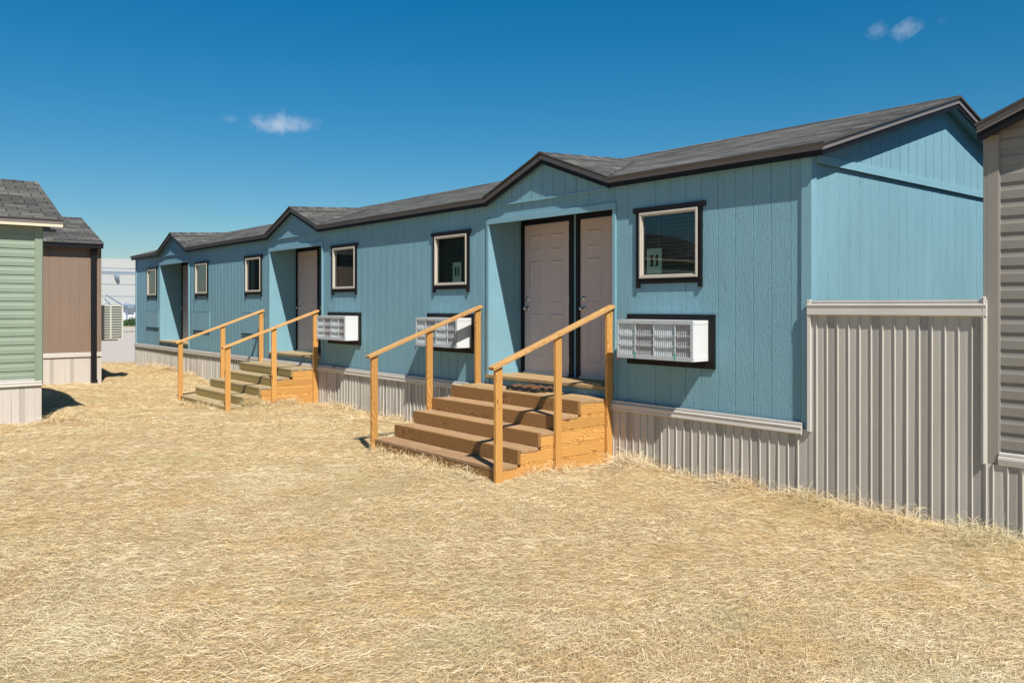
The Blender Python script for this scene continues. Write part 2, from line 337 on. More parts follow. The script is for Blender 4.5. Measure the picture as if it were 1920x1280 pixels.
def sheet(xs,ys,dz=0.0,fn=gz):
    X,Y=np.meshgrid(xs,ys,indexing='ij'); Z=fn(X,Y)+dz; n,k=X.shape
    mb=MB(); mb.v=list(zip(X.ravel().tolist(),Y.ravel().tolist(),Z.ravel().tolist()))
    mb.f=[(i*k+j,(i+1)*k+j,(i+1)*k+j+1,i*k+j+1) for i in range(n-1) for j in range(k-1)]
    mb.uv=[[(0,0)]*4]*len(mb.f); mb.m=[0]*len(mb.f); return mb
def lin(a,b,s): return np.linspace(a,b,max(2,int(round(abs(b-a)/s))+1))
xs=np.concatenate([[-3000,-1500,-700,-400,-250],lin(-200,-60,10),lin(-55,-26,2.0),lin(-25.5,14,0.5)[0:],[20,40,100,300,1000,3000]])
ys=np.concatenate([[-3000,-1000,-300,-100,-50],lin(-30,12,0.6),[15,20,30,50,80,120,200,500,1000,3000]])
setp(sheet(xs,ys,-0.05).build('ground',gravel_mat(),smooth=True),kind='structure')
xe=lin(-23.2,9,0.08); yl=lin(-13,0.6,0.08)
st=sheet(xe,yl,0.0); setp(st.build('straw_ground',ground_mat(),smooth=True),kind='structure')

# straw: one counted-by-nobody mass of cut stalks
def straw_mat():
    m,t,p=newmat('straw_stalks'); a=N(t,'ShaderNodeAttribute'); a.attribute_name='tone'; o=tc(t)
    c=ramp(t,a.outputs['Fac'],[(0.0,(0.14,0.075,0.028)),(0.12,(0.40,0.265,0.112)),(0.38,(0.60,0.44,0.228)),(0.70,(0.745,0.59,0.352)),(0.90,(0.90,0.80,0.59)),(1.0,(0.42,0.37,0.20))])
    g=ramp(t,noise(t,o,0.9,3,0.6),[(0.52,0.0),(0.66,0.6)]); c=mixc(t,g,c,(0.45,0.40,0.22))
    b=ramp(t,noise(t,mapping(t,o,(1,1,1),(31,7,0)),1.3,3,0.6),[(0.52,0.0),(0.66,0.55)]); c=mixc(t,b,c,(0.56,0.375,0.175))
    pl_=ramp(t,noise(t,mapping(t,o,(1,1,1),(3,17,0)),0.5,3,0.6),[(0.52,0.0),(0.70,0.5)]); c=mixc(t,pl_,c,(0.76,0.70,0.50))
    t.links.new(c,p.inputs['Base Color']); p.inputs['Roughness'].default_value=0.7; p.inputs['Specular IOR Level'].default_value=0.2
    return m
def make_straw(n,seed,name,mode='ground'):
    r=np.random.default_rng(seed); CX,CY=3.988,-6.882
    if mode=='ground':
        parts=[]
        va=math.atan2(0.64018,-0.76822)
        def fan(k,r0,r1,pw,half):
            u=r.random(k); rr=(r0**pw+u*(r1**pw-r0**pw))**(1/pw); a=va+(r.random(k)*2-1)*half
            return CX+rr*np.cos(a),CY+rr*np.sin(a)
        for frac,(r0,r1,pw,half) in ((0.86,(2.6,30,0.45,0.66)),(0.14,(1.0,16,1.3,math.pi))):
            parts.append(fan(int(n*frac),r0,r1,pw,half))
        x=np.concatenate([q[0] for q in parts]); y=np.concatenate([q[1] for q in parts])
        ok=(x>-23.0+0.5*r.standard_normal(len(x)))&(x<9)&(y>-13)&(y<-0.02)
        ok&=~((x<-9.66)&(x>-16)&(y<-4.5)); ok&=~((x<-16.4)&(y<-2.15)&(x>-23.5))
        for ux0,ux1 in ((-4.9,-2.5),(-12.4,-9.95)): ok&=~((x>ux0)&(x<ux1)&(y>-1.66))
        x=x[ok];y=y[ok]; k=len(x); dist=np.hypot(x-CX,y-CY)
        L=r.uniform(0.02,0.09,k)*(1+dist/40); W=r.uniform(0.00065,0.0014,k)*(1+dist/10); lift=r.random(k)**1.4*0.026*(0.55+0.75*np.clip(np.sin(3.1*x+1.7*y)*np.sin(2.3*y-1.1*x)+0.3,0,1))+0.002; arch=r.normal(0,0.009,k); curl=r.normal(0,0.32,k); tilt=r.normal(0,0.075,k)
        long_=r.random(k)<0.02; L[long_]*=1.7; W[long_]*=1.35; tilt[long_]*=1.6
        yaw=r.uniform(0,math.pi*2,k)+0.0
        # combed direction: follows slow swirls
        sw=0.9*np.sin(0.9*x+0.4)+0.8*np.sin(1.1*y-0.5*x); c=r.random(k)<0.35; yaw[c]=sw[c]+0.5+r.normal(0,0.5,c.sum())
    else:                                   # tufts and wisps standing up along walls and posts
        cx,cy,sx,sy,pk,hl=zip(*TUFTS); idx=r.choice(len(TUFTS),n,p=np.array(pk)/sum(pk)); cx=np.array(cx)[idx];cy=np.array(cy)[idx];sx=np.array(sx)[idx];sy=np.array(sy)[idx];hl=np.array(hl)[idx]
        x=cx+r.normal(0,1,n)*sx; y=np.minimum(cy+r.normal(0,1,n)*sy,-0.03); k=n; dist=np.hypot(x-CX,y-CY)
        L=r.uniform(0.07,0.22,k)*hl; L[r.random(k)<0.02]*=1.9; W=r.uniform(0.0010,0.0019,k)*(1+dist/16); lift=r.random(k)*0.02; arch=np.abs(r.normal(0.025,0.03,k))*hl; curl=r.normal(0,1.2,k); tilt=np.abs(r.normal(0.12,0.30,k)); tilt=np.minimum(tilt,1.25); yaw=r.uniform(0,math.pi*2,k)
    S=4 if mode!='ground' else 2
    tpar=np.linspace(-0.5,0.5,S+1) if mode=='ground' else np.linspace(0,1,S+1)
    V=np.empty((k,S+1,2,3)); px=x.copy();py=y.copy()
    roll=r.uniform(-0.9,0.9,k)
    z0=gz(x,y)+EZ+lift
    for i,tp in enumerate(tpar):
        a=yaw+curl*tp
        cxp=x+L*tp*np.cos(yaw+curl*tp*0.5)*np.cos(tilt); cyp=y+L*tp*np.sin(yaw+curl*tp*0.5)*np.cos(tilt)
        czp=(z0 if mode=='ground' else z0)+L*tp*np.sin(tilt)+arch*(1-(2*(tp if mode=='ground' else tp-0.5))**2)
        if mode!='ground': cyp=np.minimum(cyp,-0.02)
        # follow the ground
        g=gz(cxp,cyp)+EZ; czp=np.maximum(czp,g+0.002)
        wd=W*0.5*(1.0-0.45*abs(2*(tp if mode=='ground' else tp-0.3))**3*0.8)
        nx=-np.sin(a)*np.cos(roll);ny=np.cos(a)*np.cos(roll);nz=np.sin(roll)
        for sidx,sg in enumerate((-1,1)):
            V[:,i,sidx,0]=cxp+sg*nx*wd;V[:,i,sidx,1]=cyp+sg*ny*wd;V[:,i,sidx,2]=czp+sg*nz*wd
    V=V.reshape(-1,3); nv=(S+1)*2
    base=(np.arange(k)*nv)[:,None,None]; q=np.array([[2*i,2*i+1,2*i+3,2*i+2] for i in range(S)])[None]; F=(base+q).reshape(-1,4)
    me=bpy.data.meshes.new(name); me.vertices.add(len(V)); me.vertices.foreach_set('co',V.astype(np.float32).ravel())
    me.loops.add(F.size); me.loops.foreach_set('vertex_index',F.astype(np.int32).ravel()); me.polygons.add(len(F)); me.polygons.foreach_set('loop_start',(np.arange(len(F))*4).astype(np.int32))
    tone=r.random(k)
    at=me.attributes.new('tone','FLOAT','POINT'); at.data.foreach_set('value',np.repeat(tone,nv).astype(np.float32))
    me.update(); me.materials.append(STRAW); return me
STRAW=straw_mat()
so_=bpy.data.objects.new('straw',make_straw(900000,3,'straw')); sc.collection.objects.link(so_)
setp(so_,'loose golden cut straw spread thickly over the whole yard','straw',kind='stuff')
TUFTS=[(m[0],m[1],m[2]*0.5,m[3]*0.5,2.6,1.05) for m in MOUNDS]
_r=random.Random(12)
for xa_,xb_,yy,n_ in ((-2.3,1.9,-0.09,15),(-8.8,-5.0,-0.09,13),(-4.9,-2.5,-1.80,10),(-12.2,-9.9,-1.80,7),(-20,-12.6,-0.1,12)):
    for q in range(n_): TUFTS.append((_r.uniform(xa_,xb_),yy-_r.random()*0.06,_r.uniform(0.03,0.14),0.035,_r.uniform(0.1,0.75),_r.uniform(0.6,1.25)))
for xx in (-2.40,-9.75): TUFTS+= [(xx,-1.3,0.04,0.1,0.5,0.8),(xx,-0.6,0.04,0.2,0.6,0.8)]
tf=bpy.data.objects.new('straw_tufts',make_straw(10500,5,'straw_tufts','tuft')); sc.collection.objects.link(tf)
setp(tf,'tangled wisps and heaps of straw caught against walls and steps','straw',kind='stuff')

# ---------------------------------------------------------------- siding / skirting builders
PITCH=0.2032
def tsiding(mb,x0,x1,z0,z1,y,face='-y',off=0.0,gd=0.005,gw=0.010):
    """vertical grooved panel between x0..x1 (or y0..y1 when face is +x); grooves every eight inches"""
    xs=[x0]; k=math.ceil((x0-off)/PITCH); prof=[(x0,0)]
    while off+k*PITCH<x1-gw:
        g=off+k*PITCH
        if g-gw/2>x0: prof+=[(g-gw/2,0),(g-gw/2+0.002,gd),(g+gw/2-0.002,gd),(g+gw/2,0)]
        k+=1
    prof.append((x1,0))
    if face=='-y': P=[(a,y+d,0) for a,d in prof]
    elif face=='+y': P=[(a,y-d,0) for a,d in prof]
    else: P=[(y-d,a,0) for a,d in prof]       # +x
    mb.extrude(P,'z',z0,z1)
def skirting(parent,a0,a1,zt,zb,plane,face='-y',phase=0.0,cap=True,captop=None,mats=('skirt','skirtv','skirtcap'),name='skirting',amp=1.0,r=None):
    """vinyl skirting: flats with raised ribs, every fourth flat vented; slightly wavy like the real thing"""
    r=r or random.Random(int(abs(a0)*100)); mb=MB(); fl=0.1009; a=a0-((a0-phase)%fl)
    k=int(round((a-phase)/fl)); zs=[zt,zt-0.12,(zt+zb)/2,zb+0.1,zb]
    def P(aa,d,z): return (aa,plane-d,z) if face=='-y' else (plane+d,aa,z)
    while a<a1:
        rb=0.012*amp; rw=0.016
        wob=[0,0.25,1,1,1]; wv_=2.2 if (a<-5 and face=='-y') else 1.0; j=r.uniform(-0.006,0.006)*wv_; jb=r.uniform(-0.010,0.010)*wv_
        seg=[(a+rw,0.000),(a+rw+0.012,0.0008),(a+fl*0.6,0.0022),(a+fl-0.014,0.0006),(a+fl-0.002,0.0),(a+fl+rw*0.45,rb),(a+fl+rw*0.75,rb),(a+fl+rw,0.0)]
        cols=[]
        for (aa,d) in seg:
            aa_=min(max(aa,a0),a1)
            cols.append([P(min(max(aa_+j*wv*(0.3 if i<4 else 1) if a0<aa<a1 else aa_,a0),a1),d+ (jb*wv*0.35 if d>0.003 else 0),z) for i,(z,wv) in enumerate(zip(zs,wob))])
        for c in range(len(seg)-1):
            if seg[c][0]>=a1 or seg[c+1][0]<=a0: continue
            mi=1 if (k%4==0 and c<3) else 0
            for i in range(len(zs)-1):
                mb.poly([cols[c][i],cols[c+1][i],cols[c+1][i+1],cols[c][i+1]],None,mi)
        a+=fl; k+=1
    o=mb.build(name,[M[mats[0]],M[mats[1]]],parent)
    if cap:
        ct=captop if captop is not None else zt+0.1
        mb=MB(); h=ct-zt
        prof=[(0.0,ct+0.0),(0.018,ct),(0.020,ct-0.018),(0.012,ct-0.022),(0.014,ct-0.028),(0.032,ct-0.032),(0.036,ct-0.045),(0.030,ct-0.07),(0.034,zt-0.002),(0.026,zt-0.012),(0.0,zt-0.012)]
        n=max(1,int((a1-a0)/2.4)); 
        for i in range(n):
            b0=a0+(a1-a0)*i/n; b1=a0+(a1-a0)*(i+1)/n; ov=0.003*(i%2)
            pr=[P(0,d+ov,z) for d,z in prof]
            mb.extrude(pr,'x' if face=='-y' else 'y',b0,b1+(0.02 if i<n-1 else 0))
            for e in (b0,b1): mb.poly([ (p[0],e,p[2]) if face!='-y' else (e,p[1],p[2]) for p in pr])
        mb.build(name+'_trim',M[mats[2]],parent if not parent or parent.type=='EMPTY' else parent)
    return o
def lap_siding(mb,a0,a1,zb,zt,plane,face='-y',h=0.127,out=0.013):
    z=zb; prof=[]
    while z<zt-0.01:
        zz=min(z+h,zt); prof+=[(0.003,z),(out,z),(out,z+0.006),(out*0.95,z+h*0.50),(out*0.55,z+h*0.62),(out*0.35,z+h*0.8),(0.003,zz)]; z+=h
    P=[(0,plane-d,min(q,zt)) if face=='-y' else (plane+d,0,min(q,zt)) for d,q in prof]
    mb.extrude(P,'x' if face=='-y' else 'y',a0,a1)

# ---------------------------------------------------------------- the blue house
XL,XR=-21.58,0.0; CEN=[-3.60,-10.84,-18.09]; OW=1.145; WZ0,WZ1=-1.12,1.385; RD=0.57
bh=thing('blue_house',(-10.8,2.8,-1.78),'long pale blue house with three recessed doorways under small gables','house')
WIN=[-1.648,-5.64,-8.84,-12.84,-16.0,-19.97]; GX=0.36; GZ0,GZ1=0.335,0.985
mb=MB()
op=sorted([(c-OW,c+OW,-1.0,1.11) for c in CEN]+[(c-0.375,c+0.375,GZ0-0.02,GZ1+0.02) for c in WIN])
x=XL
for a,b,z0,z1 in op:
    tsiding(mb,x,a,WZ0,WZ1,0); tsiding(mb,a,b,z1,WZ1,0)
    if z0>-0.95: tsiding(mb,a,b,WZ0,z0,0)
    else: tsiding(mb,a,b,WZ0,-0.975,0)
    x=b
tsiding(mb,x,XR,WZ0,WZ1,0)
for c in CEN:                               # little gable above each doorway
    g=0.014
    xs_=[c-1.2+i*0.01 for i in range(241)]
    def top(x): return 1.36+max(0,(1.15-abs(x-c)))/1.15*0.43
    k=math.ceil((c-1.15)/PITCH); edges=[c-1.15]
    while k*PITCH<c+1.15: edges.append(k*PITCH); k+=1
    edges.append(c+1.15)
    for i in range(len(edges)-1):
        a=edges[i]+(0.0028 if i else 0); b=edges[i+1]-0.0028
        if b<=a: continue
        pts=[(a,-g,1.36),(b,-g,1.36),(b,-g,top(b))]
        if a<c<b: pts.append((c,-g,top(c)))
        pts.append((a,-g,top(a))); mb.poly(pts)
    mb.poly([(c-1.15,-g+0.006,1.36),(c+1.15,-g+0.006,1.36),(c,-g+0.006,1.79)])
wall=mb.build('long_wall',M['blue_x'],bh)
# end wall, gable, back and far walls, ceiling, floor
mb=MB(); HW=2.80; RY0=-0.095; RZ0=1.475; SL=(2.345-RZ0)/(HW-RY0)
def roofz(y): return RZ0+SL*((y if y<HW else 2*HW-y)-RY0)
tsiding(mb,0.0,2*HW,-1.9,1.32,0.0,'+x',off=0.10)
ye=[0.0]; k=0
while 0.10+k*PITCH<2*HW: ye.append(0.10+k*PITCH); k+=1
ye.append(2*HW)
for i in range(len(ye)-1):
    a=ye[i]+0.0025; b=ye[i+1]-0.0025
    pts=[(0.015,a,1.32),(0.015,b,1.32),(0.015,b,roofz(b)-0.075)]
    if a<HW<b: pts.append((0.015,HW,roofz(HW)-0.075))
    pts.append((0.015,a,roofz(a)-0.075)); mb.poly(pts)
mb.poly([(0.0105,0,1.32),(0.0105,2*HW,1.32),(0.0105,2*HW,1.38),(0.0105,HW,2.25),(0.0105,0,1.38)])
mb.build('end_wall',M['blue_y'],bh)
mb=MB(); mb.poly([(XL,0,-1.9),(XL,2*HW,-1.9),(XL,2*HW,1.4),(XL,HW,2.25),(XL,0,1.4)]); mb.poly([(XL,2*HW,-1.9),(XR,2*HW,-1.9),(XR,2*HW,1.4),(XL,2*HW,1.4)])
mb.build('back_wall',M['blue_x'],bh)
mb=MB(); mb.box(XL+.02,XR-.02,0.03,2*HW-.02,1.305,1.33); mb.box(XL+.02,XR-.02,RD+0.01,2*HW-.02,-1.02,-0.98)
for x in (-7.3,-14.5): mb.box(x-.05,x+.05,0.05,2*HW-.05,-.95,1.3)
for c in WIN: 
    for s in (-1,1): mb.box(c+s*0.70-.03,c+s*0.70+.03,0.03,2.2,-.95,1.3)
    mb.box(c-0.70,c+0.70,2.2,2.25,-.95,1.3)
mb.build('interior',M['inner'],bh)
# trims in wall colour
MB().box(-0.085,0.0,-0.018,0.0,-1.125,1.37).build('corner_board',M['blue_trim'],bh,bevel=0.002)
MB().box(0.0,0.018,-0.018,0.075,-1.125,1.37).build('corner_board',M['blue_trim'],bh,bevel=0.002)
MB().box(XL,XL+0.08,-0.018,0,-1.12,1.37).build('corner_board',M['blue_trim'],bh)
MB().box(0.016,0.034,0.075,2*HW,1.315,1.395).build('belly_band',M['blue_trim'],bh,bevel=0.002)
for c in CEN:
    mb=MB(); mb.box(c-OW-0.05,c+OW+0.05,-0.022,0.0,1.11,1.185)
    mb.box(c-OW-0.05,c-OW,-0.020,0.0,-1.11,1.1098); mb.box(c+OW,c+OW+0.05,-0.020,0.0,-1.11,1.1098); mb.build('doorway_trim',M['blue_trim'],bh,bevel=0.002)
    MB().box(c-1.08,c+1.08,-0.026,-0.0,1.340,1.3605).build('belly_band',M['blue_trim'],bh,bevel=0.002)
# recessed porches
for n,c in enumerate(CEN):
    mb=MB()
    a,b=c-OW,c+OW
    # return walls (grooved), ceiling, back strip
    for xx,sg in ((a,1),(b,-1)):
        P=[(xx,0,0)]
        for g in (0.14,0.343,): P+=[(xx,g-.005,0),(xx-sg*0.005,g,0),(xx,g+.005,0)]
        P.append((xx,RD,0)); mb.extrude(P,'z',-0.975,1.30)
        mb.box(xx,xx+sg*0.012,RD-0.075,RD,-0.93,1.30); mb.box(xx,xx+sg*0.014,0.03,RD-.08,-0.93,-0.84)
    mb.box(a,b,0.006,RD,1.275,1.30); mb.poly([(a,0.003,1.11),(b,0.003,1.11),(b,0.003,1.3),(a,0.003,1.3)])
    mb.poly([(a,RD,-0.95),(b,RD,-0.95),(b,RD,1.3),(a,RD,1.3)])
    mb.build('porch_recess',M['blue_trim'],bh)
    mb=MB(); s=0.0
    for i in range(4):
        y0=-0.045+i*0.155; mb.box(a-0.03,b+0.03,y0,y0+0.149,-0.965,-0.925)
    mb2=mb
    # keep the boards inside the doorway except for the small nosing
    mb=MB(); mb.box(a-0.035,b+0.035,-0.050,-0.0235,-0.965,-0.925); mb.box(a+.002,b-.002,-0.0225,0.118,-0.965,-0.925)
    mb.box(a+.002,b-.002,0.123,0.26,-0.965,-0.926); mb.box(a+.002,b-.002,0.265,0.41,-0.965,-0.925); mb.box(a+.002,b-.002,0.415,RD-.002,-0.965,-0.926)
    mb.build('porch_floor',M['tntread'] if n!=0 else M['plat'],bh,origin='c',bevel=0.002)
    # doors with casings
    for d0,d1 in ((c-OW+0.10,c-OW+1.0),(c+0.07,c+0.97)) if False else ((c-1.065,c-0.165),(c+0.04,c+0.94)):
        mb=MB(); y=RD-0.022
        mb.box(d0-0.075,d0,y,RD-.001,-0.925,1.20); mb.box(d1,d1+0.075,y,RD-.001,-0.925,1.20); mb.box(d0,d1,y,RD-.001,1.125,1.20)
        cs=mb.build('door_casing',M['black'],bh,origin='c',bevel=0.002)
        mb=MB(); yd=RD-0.010; mb.box(d0+0.004,d1-0.004,yd,RD-.002,-0.915,1.118)
        W=d1-d0
        for px0,px1 in ((0.13,0.42),(0.58,0.87)):      # six raised panels
            for z0,z1 in ((-0.72,-0.10),(0.02,0.62),(0.74,0.98)):
                A,B=d0+W*px0,d0+W*px1; e=0.022; f=0.050
                o4=[(A,z0),(B,z0),(B,z1),(A,z1)]; i4=[(A+e,z0+e),(B-e,z0+e),(B-e,z1-e),(A+e,z1-e)]; k4=[(A+f,z0+f),(B-f,z0+f),(B-f,z1-f),(A+f,z1-f)]
                for i in range(4):
                    j=(i+1)%4
                    mb.poly([(o4[i][0],yd-.0005,o4[i][1]),(o4[j][0],yd-.0005,o4[j][1]),(i4[j][0],yd-.009,i4[j][1]),(i4[i][0],yd-.009,i4[i][1])])
                    mb.poly([(i4[i][0],yd-.009,i4[i][1]),(i4[j][0],yd-.009,i4[j][1]),(k4[j][0],yd-.0015,k4[j][1]),(k4[i][0],yd-.0015,k4[i][1])])
                mb.poly([(q[0],yd-.0015,q[1]) for q in k4])
        dr=mb.build('door',M['door'],bh,origin='c')
        hx=d0+0.065
        mb=MB(); mb.tube([(hx,yd,-0.03),(hx,yd-.012,-0.03),(hx,yd-.014,-0.03)],[.030,.030,.02],14); mb.tube([(hx,yd-.012,-0.03),(hx,yd-.035,-0.03),(hx,yd-.045,-0.03),(hx,yd-.065,-0.03),(hx,yd-.075,-0.03)],[.012,.012,.026,.028,.012],14)
        mb.build('handle',M['steel'],dr,smooth=True)
        mb=MB(); mb.tube([(hx,yd,0.10),(hx,yd-.016,0.10),(hx,yd-.022,0.10)],[.030,.028,.012],14); mb.build('lock',M['steel'],dr,smooth=True)
        [MB().tube([(d1+.002,yd-.012,z),(d1+.002,yd-.012,z+.09)],.006,8).build('hinge',M['steel'],dr) for z in (-0.75,0.05,0.85)]
        mb=MB(); mb.box(d0+.003,d1-.003,yd-.03,yd+.0,-0.925,-0.905); mb.build('sill',M['galv'],dr)
# windows
c=WIN[0]
def window(c):
    mb=MB()
    mb.box(c-0.485,c+0.485,-0.030,0,1.026,1.083); mb.box(c-0.445,c-0.397,-0.026,0,0.20,1.026); mb.box(c+0.397,c+0.445,-0.026,0,0.20,1.026)
    mb.box(c-0.397,c+0.397,-0.024,0,0.245,0.302)
    wn=mb.build('window',M['black'],bh,origin=(c,0,0.6),bevel=0.002)
    mb=MB(); 
    def ring(x0,x1,z0,z1,w,y0,y1):
        mb.box(x0,x1,y0,y1,z0,z0+w); mb.box(x0,x1,y0,y1,z1-w,z1); mb.box(x0,x0+w,y0,y1,z0+w,z1-w); mb.box(x1-w,x1,y0,y1,z0+w,z1-w)
    ring(c-0.395,c+0.395,0.304,1.024,0.026,-0.034,0.04); ring(c-0.369,c+0.369,0.330,0.998,0.012,-0.018,0.03)
    mb.build('frame',M['frame'],wn,bevel=0.004)
    mb=MB(); mb.poly([(c-0.36,0.002,0.34),(c+0.36,0.002,0.34),(c+0.36,0.002,0.99),(c-0.36,0.002,0.99)]); mb.build('pane',M['glass'],wn)
    return wn
def blind(wn,c,z0,gap,th,tilt=0.006,left=-0.33,right=0.34,y=0.07,mat='blind'):
    mb=MB(); z=0.955
    while z>z0:
        mb.prism([(c+left,y,z),(c+right,y,z),(c+right,y+0.02,z+tilt),(c+left,y+0.02,z+tilt)],(0,0,-th)); z-=gap
    for s in (-0.2,0.2): mb.box(c+s,c+s+.002,y,y+.002,z0,0.96)
    mb.build('blind',M[mat],wn)
wins=[]
for c in WIN: wins.append(window(c))
blind(wins[0],WIN[0],0.36,0.042,0.0015,0.004); blind(wins[1],WIN[1],0.36,0.036,0.0015,0.004); blind(wins[2],WIN[2],0.36,0.036,0.002,0.010)
for i,(l,r_) in ((3,(-0.36,-0.16)),(4,(-0.36,-0.08)),(5,(-0.36,-0.22))):   # pale curtain drawn to one side
    c=WIN[i]; mb=MB(); P=[(c+l+(r_-l)*k/24,0.08+0.012*math.sin(k*1.9),0) for k in range(25)]; mb.extrude(P,'z',0.3,1.0); mb.build('curtain',M['blind'],wins[i])
# AC surrounds and blank panels
ACX=[-1.636,-5.65,-8.84]; ACD=[0,-0.02,-0.022]
for c,dz in zip(ACX,ACD):
    mb=MB(); a,b=c-0.592,c+0.592; mb.box(a,b,-0.022,0,-0.145+dz,-0.085+dz); mb.box(a,b,-0.022,0,-0.640+dz,-0.562+dz); mb.box(a,c-0.515,-0.022,0,-0.562+dz,-0.145+dz); mb.box(c+0.515,b,-0.022,0,-0.562+dz,-0.145+dz)
    mb.box(c-0.515,c+0.515,-0.010,0,-0.562+dz,-0.145+dz)
    mb.build('opening_surround',M['black'],bh,origin=(c,0,-0.36+dz),bevel=0.002)
for c in (-12.90,-16.02,-19.95):
    mb=MB(); mb.box(c-0.57,c+0.57,-0.010,0,-0.588,-0.135); o=mb.build('blank_panel',M['blue_trim'],bh,origin=(c,0,-0.36)); 
    mb=MB(); mb.box(c-0.575,c+0.575,-0.014,0,-0.135,-0.128); mb.box(c+0.568,c+0.576,-0.014,0,-0.588,-0.135); mb.build('edge',M['blue_trim'],o)
    mb=MB(); mb.box(c-0.57,c+0.57,-0.022,0,-0.612,-0.590); mb.build('shadow_line',M['black'],o)  # black strip stands in for the shadow line below the panel
# skirting + trim (behind stairs too)
rr_=random.Random(4)
skirting(bh,XL,0.0-0.06,-1.165,-1.98,-0.030,'-y',phase=-0.216,captop=-1.068,r=rr_)
mb=MB(); mb.box(-0.075,0.0,-0.030,-0.0285,-1.98,-1.125); mb.build('skirting_corner',M['skirt'],bh)
# faucet
mb=MB(); fx=-9.06; mb.tube([(fx,-0.03,-1.075),(fx,-0.10,-1.075),(fx,-0.13,-1.085),(fx,-0.14,-1.12)],[.012,.013,.014,.012],10); fo=mb.build('faucet',M['steel'],bh,smooth=True)
mb=MB(); mb.tube([(fx-.0,-0.10,-1.065),(fx-.0,-0.10,-1.03)],.006,8); mb.tube([(fx-.0,-0.10,-1.035),(fx-.0,-0.10,-1.022)],.028,10); mb.build('faucet_handle',M['brass'],fo,smooth=True)
# roof
mb=MB(); RX0,RX1=XL-0.20,XR+0.20; TH=0.022
def slope_quad(x0,x1,ya,yb,front=True):
    s=math.sqrt(1+SL*SL)
    if front: pts=[(x0,ya,roofz(ya)),(x1,ya,roofz(ya)),(x1,yb,roofz(yb)),(x0,yb,roofz(yb))]; uv=[(x0,(ya+1)*s),(x1,(ya+1)*s),(x1,(yb+1)*s),(x0,(yb+1)*s)]
    else: pts=[(x0,ya,roofz(ya)),(x1,ya,roofz(ya)),(x1,yb,roofz(yb)),(x0,yb,roofz(yb))]; uv=[(x0,(9-ya)*s),(x1,(9-ya)*s),(x1,(9-yb)*s),(x0,(9-yb)*s)]
    mb.prism(pts,(0,0,-TH),uv)
x=RX0
for c in sorted(CEN):
    slope_quad(x,c-1.15,RY0-0.025,HW); slope_quad(c-1.15,c+1.15,0.08,HW); x=c+1.15
slope_quad(x,RX1,RY0-0.025,HW); slope_quad(RX0,RX1,HW,2*HW+0.12,False)
# course laps as real steps near the eave edge and ridge cap pieces
xx=RX0
while xx<RX1-0.01:
    x2=min(xx+0.30,RX1); zr=roofz(HW)+0.008
    for sg in (-1,1):
        yy=HW+sg*0.14; zz=roofz(yy)+0.006
        mb.prism([(xx,HW,zr+.004),(x2+0.03 if x2<RX1 else x2,HW,zr+.001),(x2+0.03 if x2<RX1 else x2,yy,zz-.003),(xx,yy,zz)],(0,0,-0.006),[(xx,0),(x2,0),(x2,.14),(xx,.14)])
    xx=x2
mb.build('roof',M['shingle'],bh)
for c in CEN:
    mb=MB(); yf=RY0-0.025; A=(c,yf,1.918); yr=1.66; R=(c,yr,roofz(yr)+0.018)
    for sg in (-1,1):
        B=(c+sg*1.165,yf,1.476); Mx=(c+sg*0.55,0.86,roofz(0.86)+0.014)
        s=1.08; f=lambda p:(p[1]*1.0+0.3*sg,abs(p[0]-c)*s+0.5)
        mb.prism([A,B,Mx,R],(0,0,-0.018),[ (f(p)[0],-f(p)[1]+3) for p in (A,B,Mx,R)])
    y=yf
    while y<yr-0.1:                          # ridge caps
        y2=y+0.24; za=A[2]+(R[2]-A[2])*(y-yf)/(yr-yf)+0.006; zb=A[2]+(R[2]-A[2])*(y2-yf)/(yr-yf)+0.003
        for sg in (-1,1): mb.prism([(c,y,za+.003),(c,y2+.02,zb),(c+sg*0.12,y2+.02,zb-.05),(c+sg*0.12,y,za-.047)],(0,0,-0.005),[(0,y),(0,y2),(.12,y2),(.12,y)])
        y=y2
    mb.build('gable_roof',M['shingle'],bh)
# fascia : taupe upper board, black lower board
up,lo=MB(),MB()
def fas(x0,x1,z=0):
    x0=max(x0,RX0+0.0445)
    up.box(x0,x1,RY0,RY0+0.022,1.402,RZ0-TH-0.002); lo.box(x0,min(x1,RX1-0.056),RY0+0.012,RY0+0.034,1.352,1.4018)
x=RX0
for c in sorted(CEN): fas(x,c-1.15); x=c+1.15
fas(x,RX1-0.0445)
for c in CEN:
    for sg in (-1,1):
        B=(c+sg*1.15,1.402); A=(c,1.402+0.438); 
        def slab(mb_,zb0,zb1,ext,y0,y1,hh):
            mb_.prism([(c+sg*1.15,y0,zb0),(c,y0,zb1),(c,y0,zb1+hh),(c+sg*1.15,y0,zb0+hh)],(0,y1-y0,0))
        slab(up,1.400,1.832,0,RY0-0.002,RY0+0.020,0.054)
        slab(lo,1.345,1.777,0,RY0+0.012,RY0+0.034,0.054)
# end rakes
for X1,sx in ((RX1,-1),(RX0,1)):
    for sg in (-1,1):
        y0=RY0-0.001 if sg<0 else 2*HW-RY0+0.001
        x0=X1+sx*0.020; x1=X1+sx*0.042
        e=RZ0-TH-.002; a=2.345-TH-.002
        up.prism([(x0,y0,e-0.055),(x0,HW,a-0.055),(x0,HW,a),(x0,y0,e)],(x1-x0,0,0))
        y0+= .012*(-sg)*1.0
        lo.prism([(x0+sx*.012,y0,e-0.101),(x0+sx*.012,HW,a-0.105),(x0+sx*.012,HW,a-0.0552),(x0+sx*.012,y0,e-0.0552)],(x1-x0,0,0))
up.build('fascia',M['fascia'],bh); lo.build('fascia_lower',M['black'],bh)
sf=MB()                                      # soffits in wall colour
x=RX0+0.07
for c in sorted(CEN): sf.box(x,c-1.15,RY0+0.034,-0.001,1.375,1.388); x=c+1.15
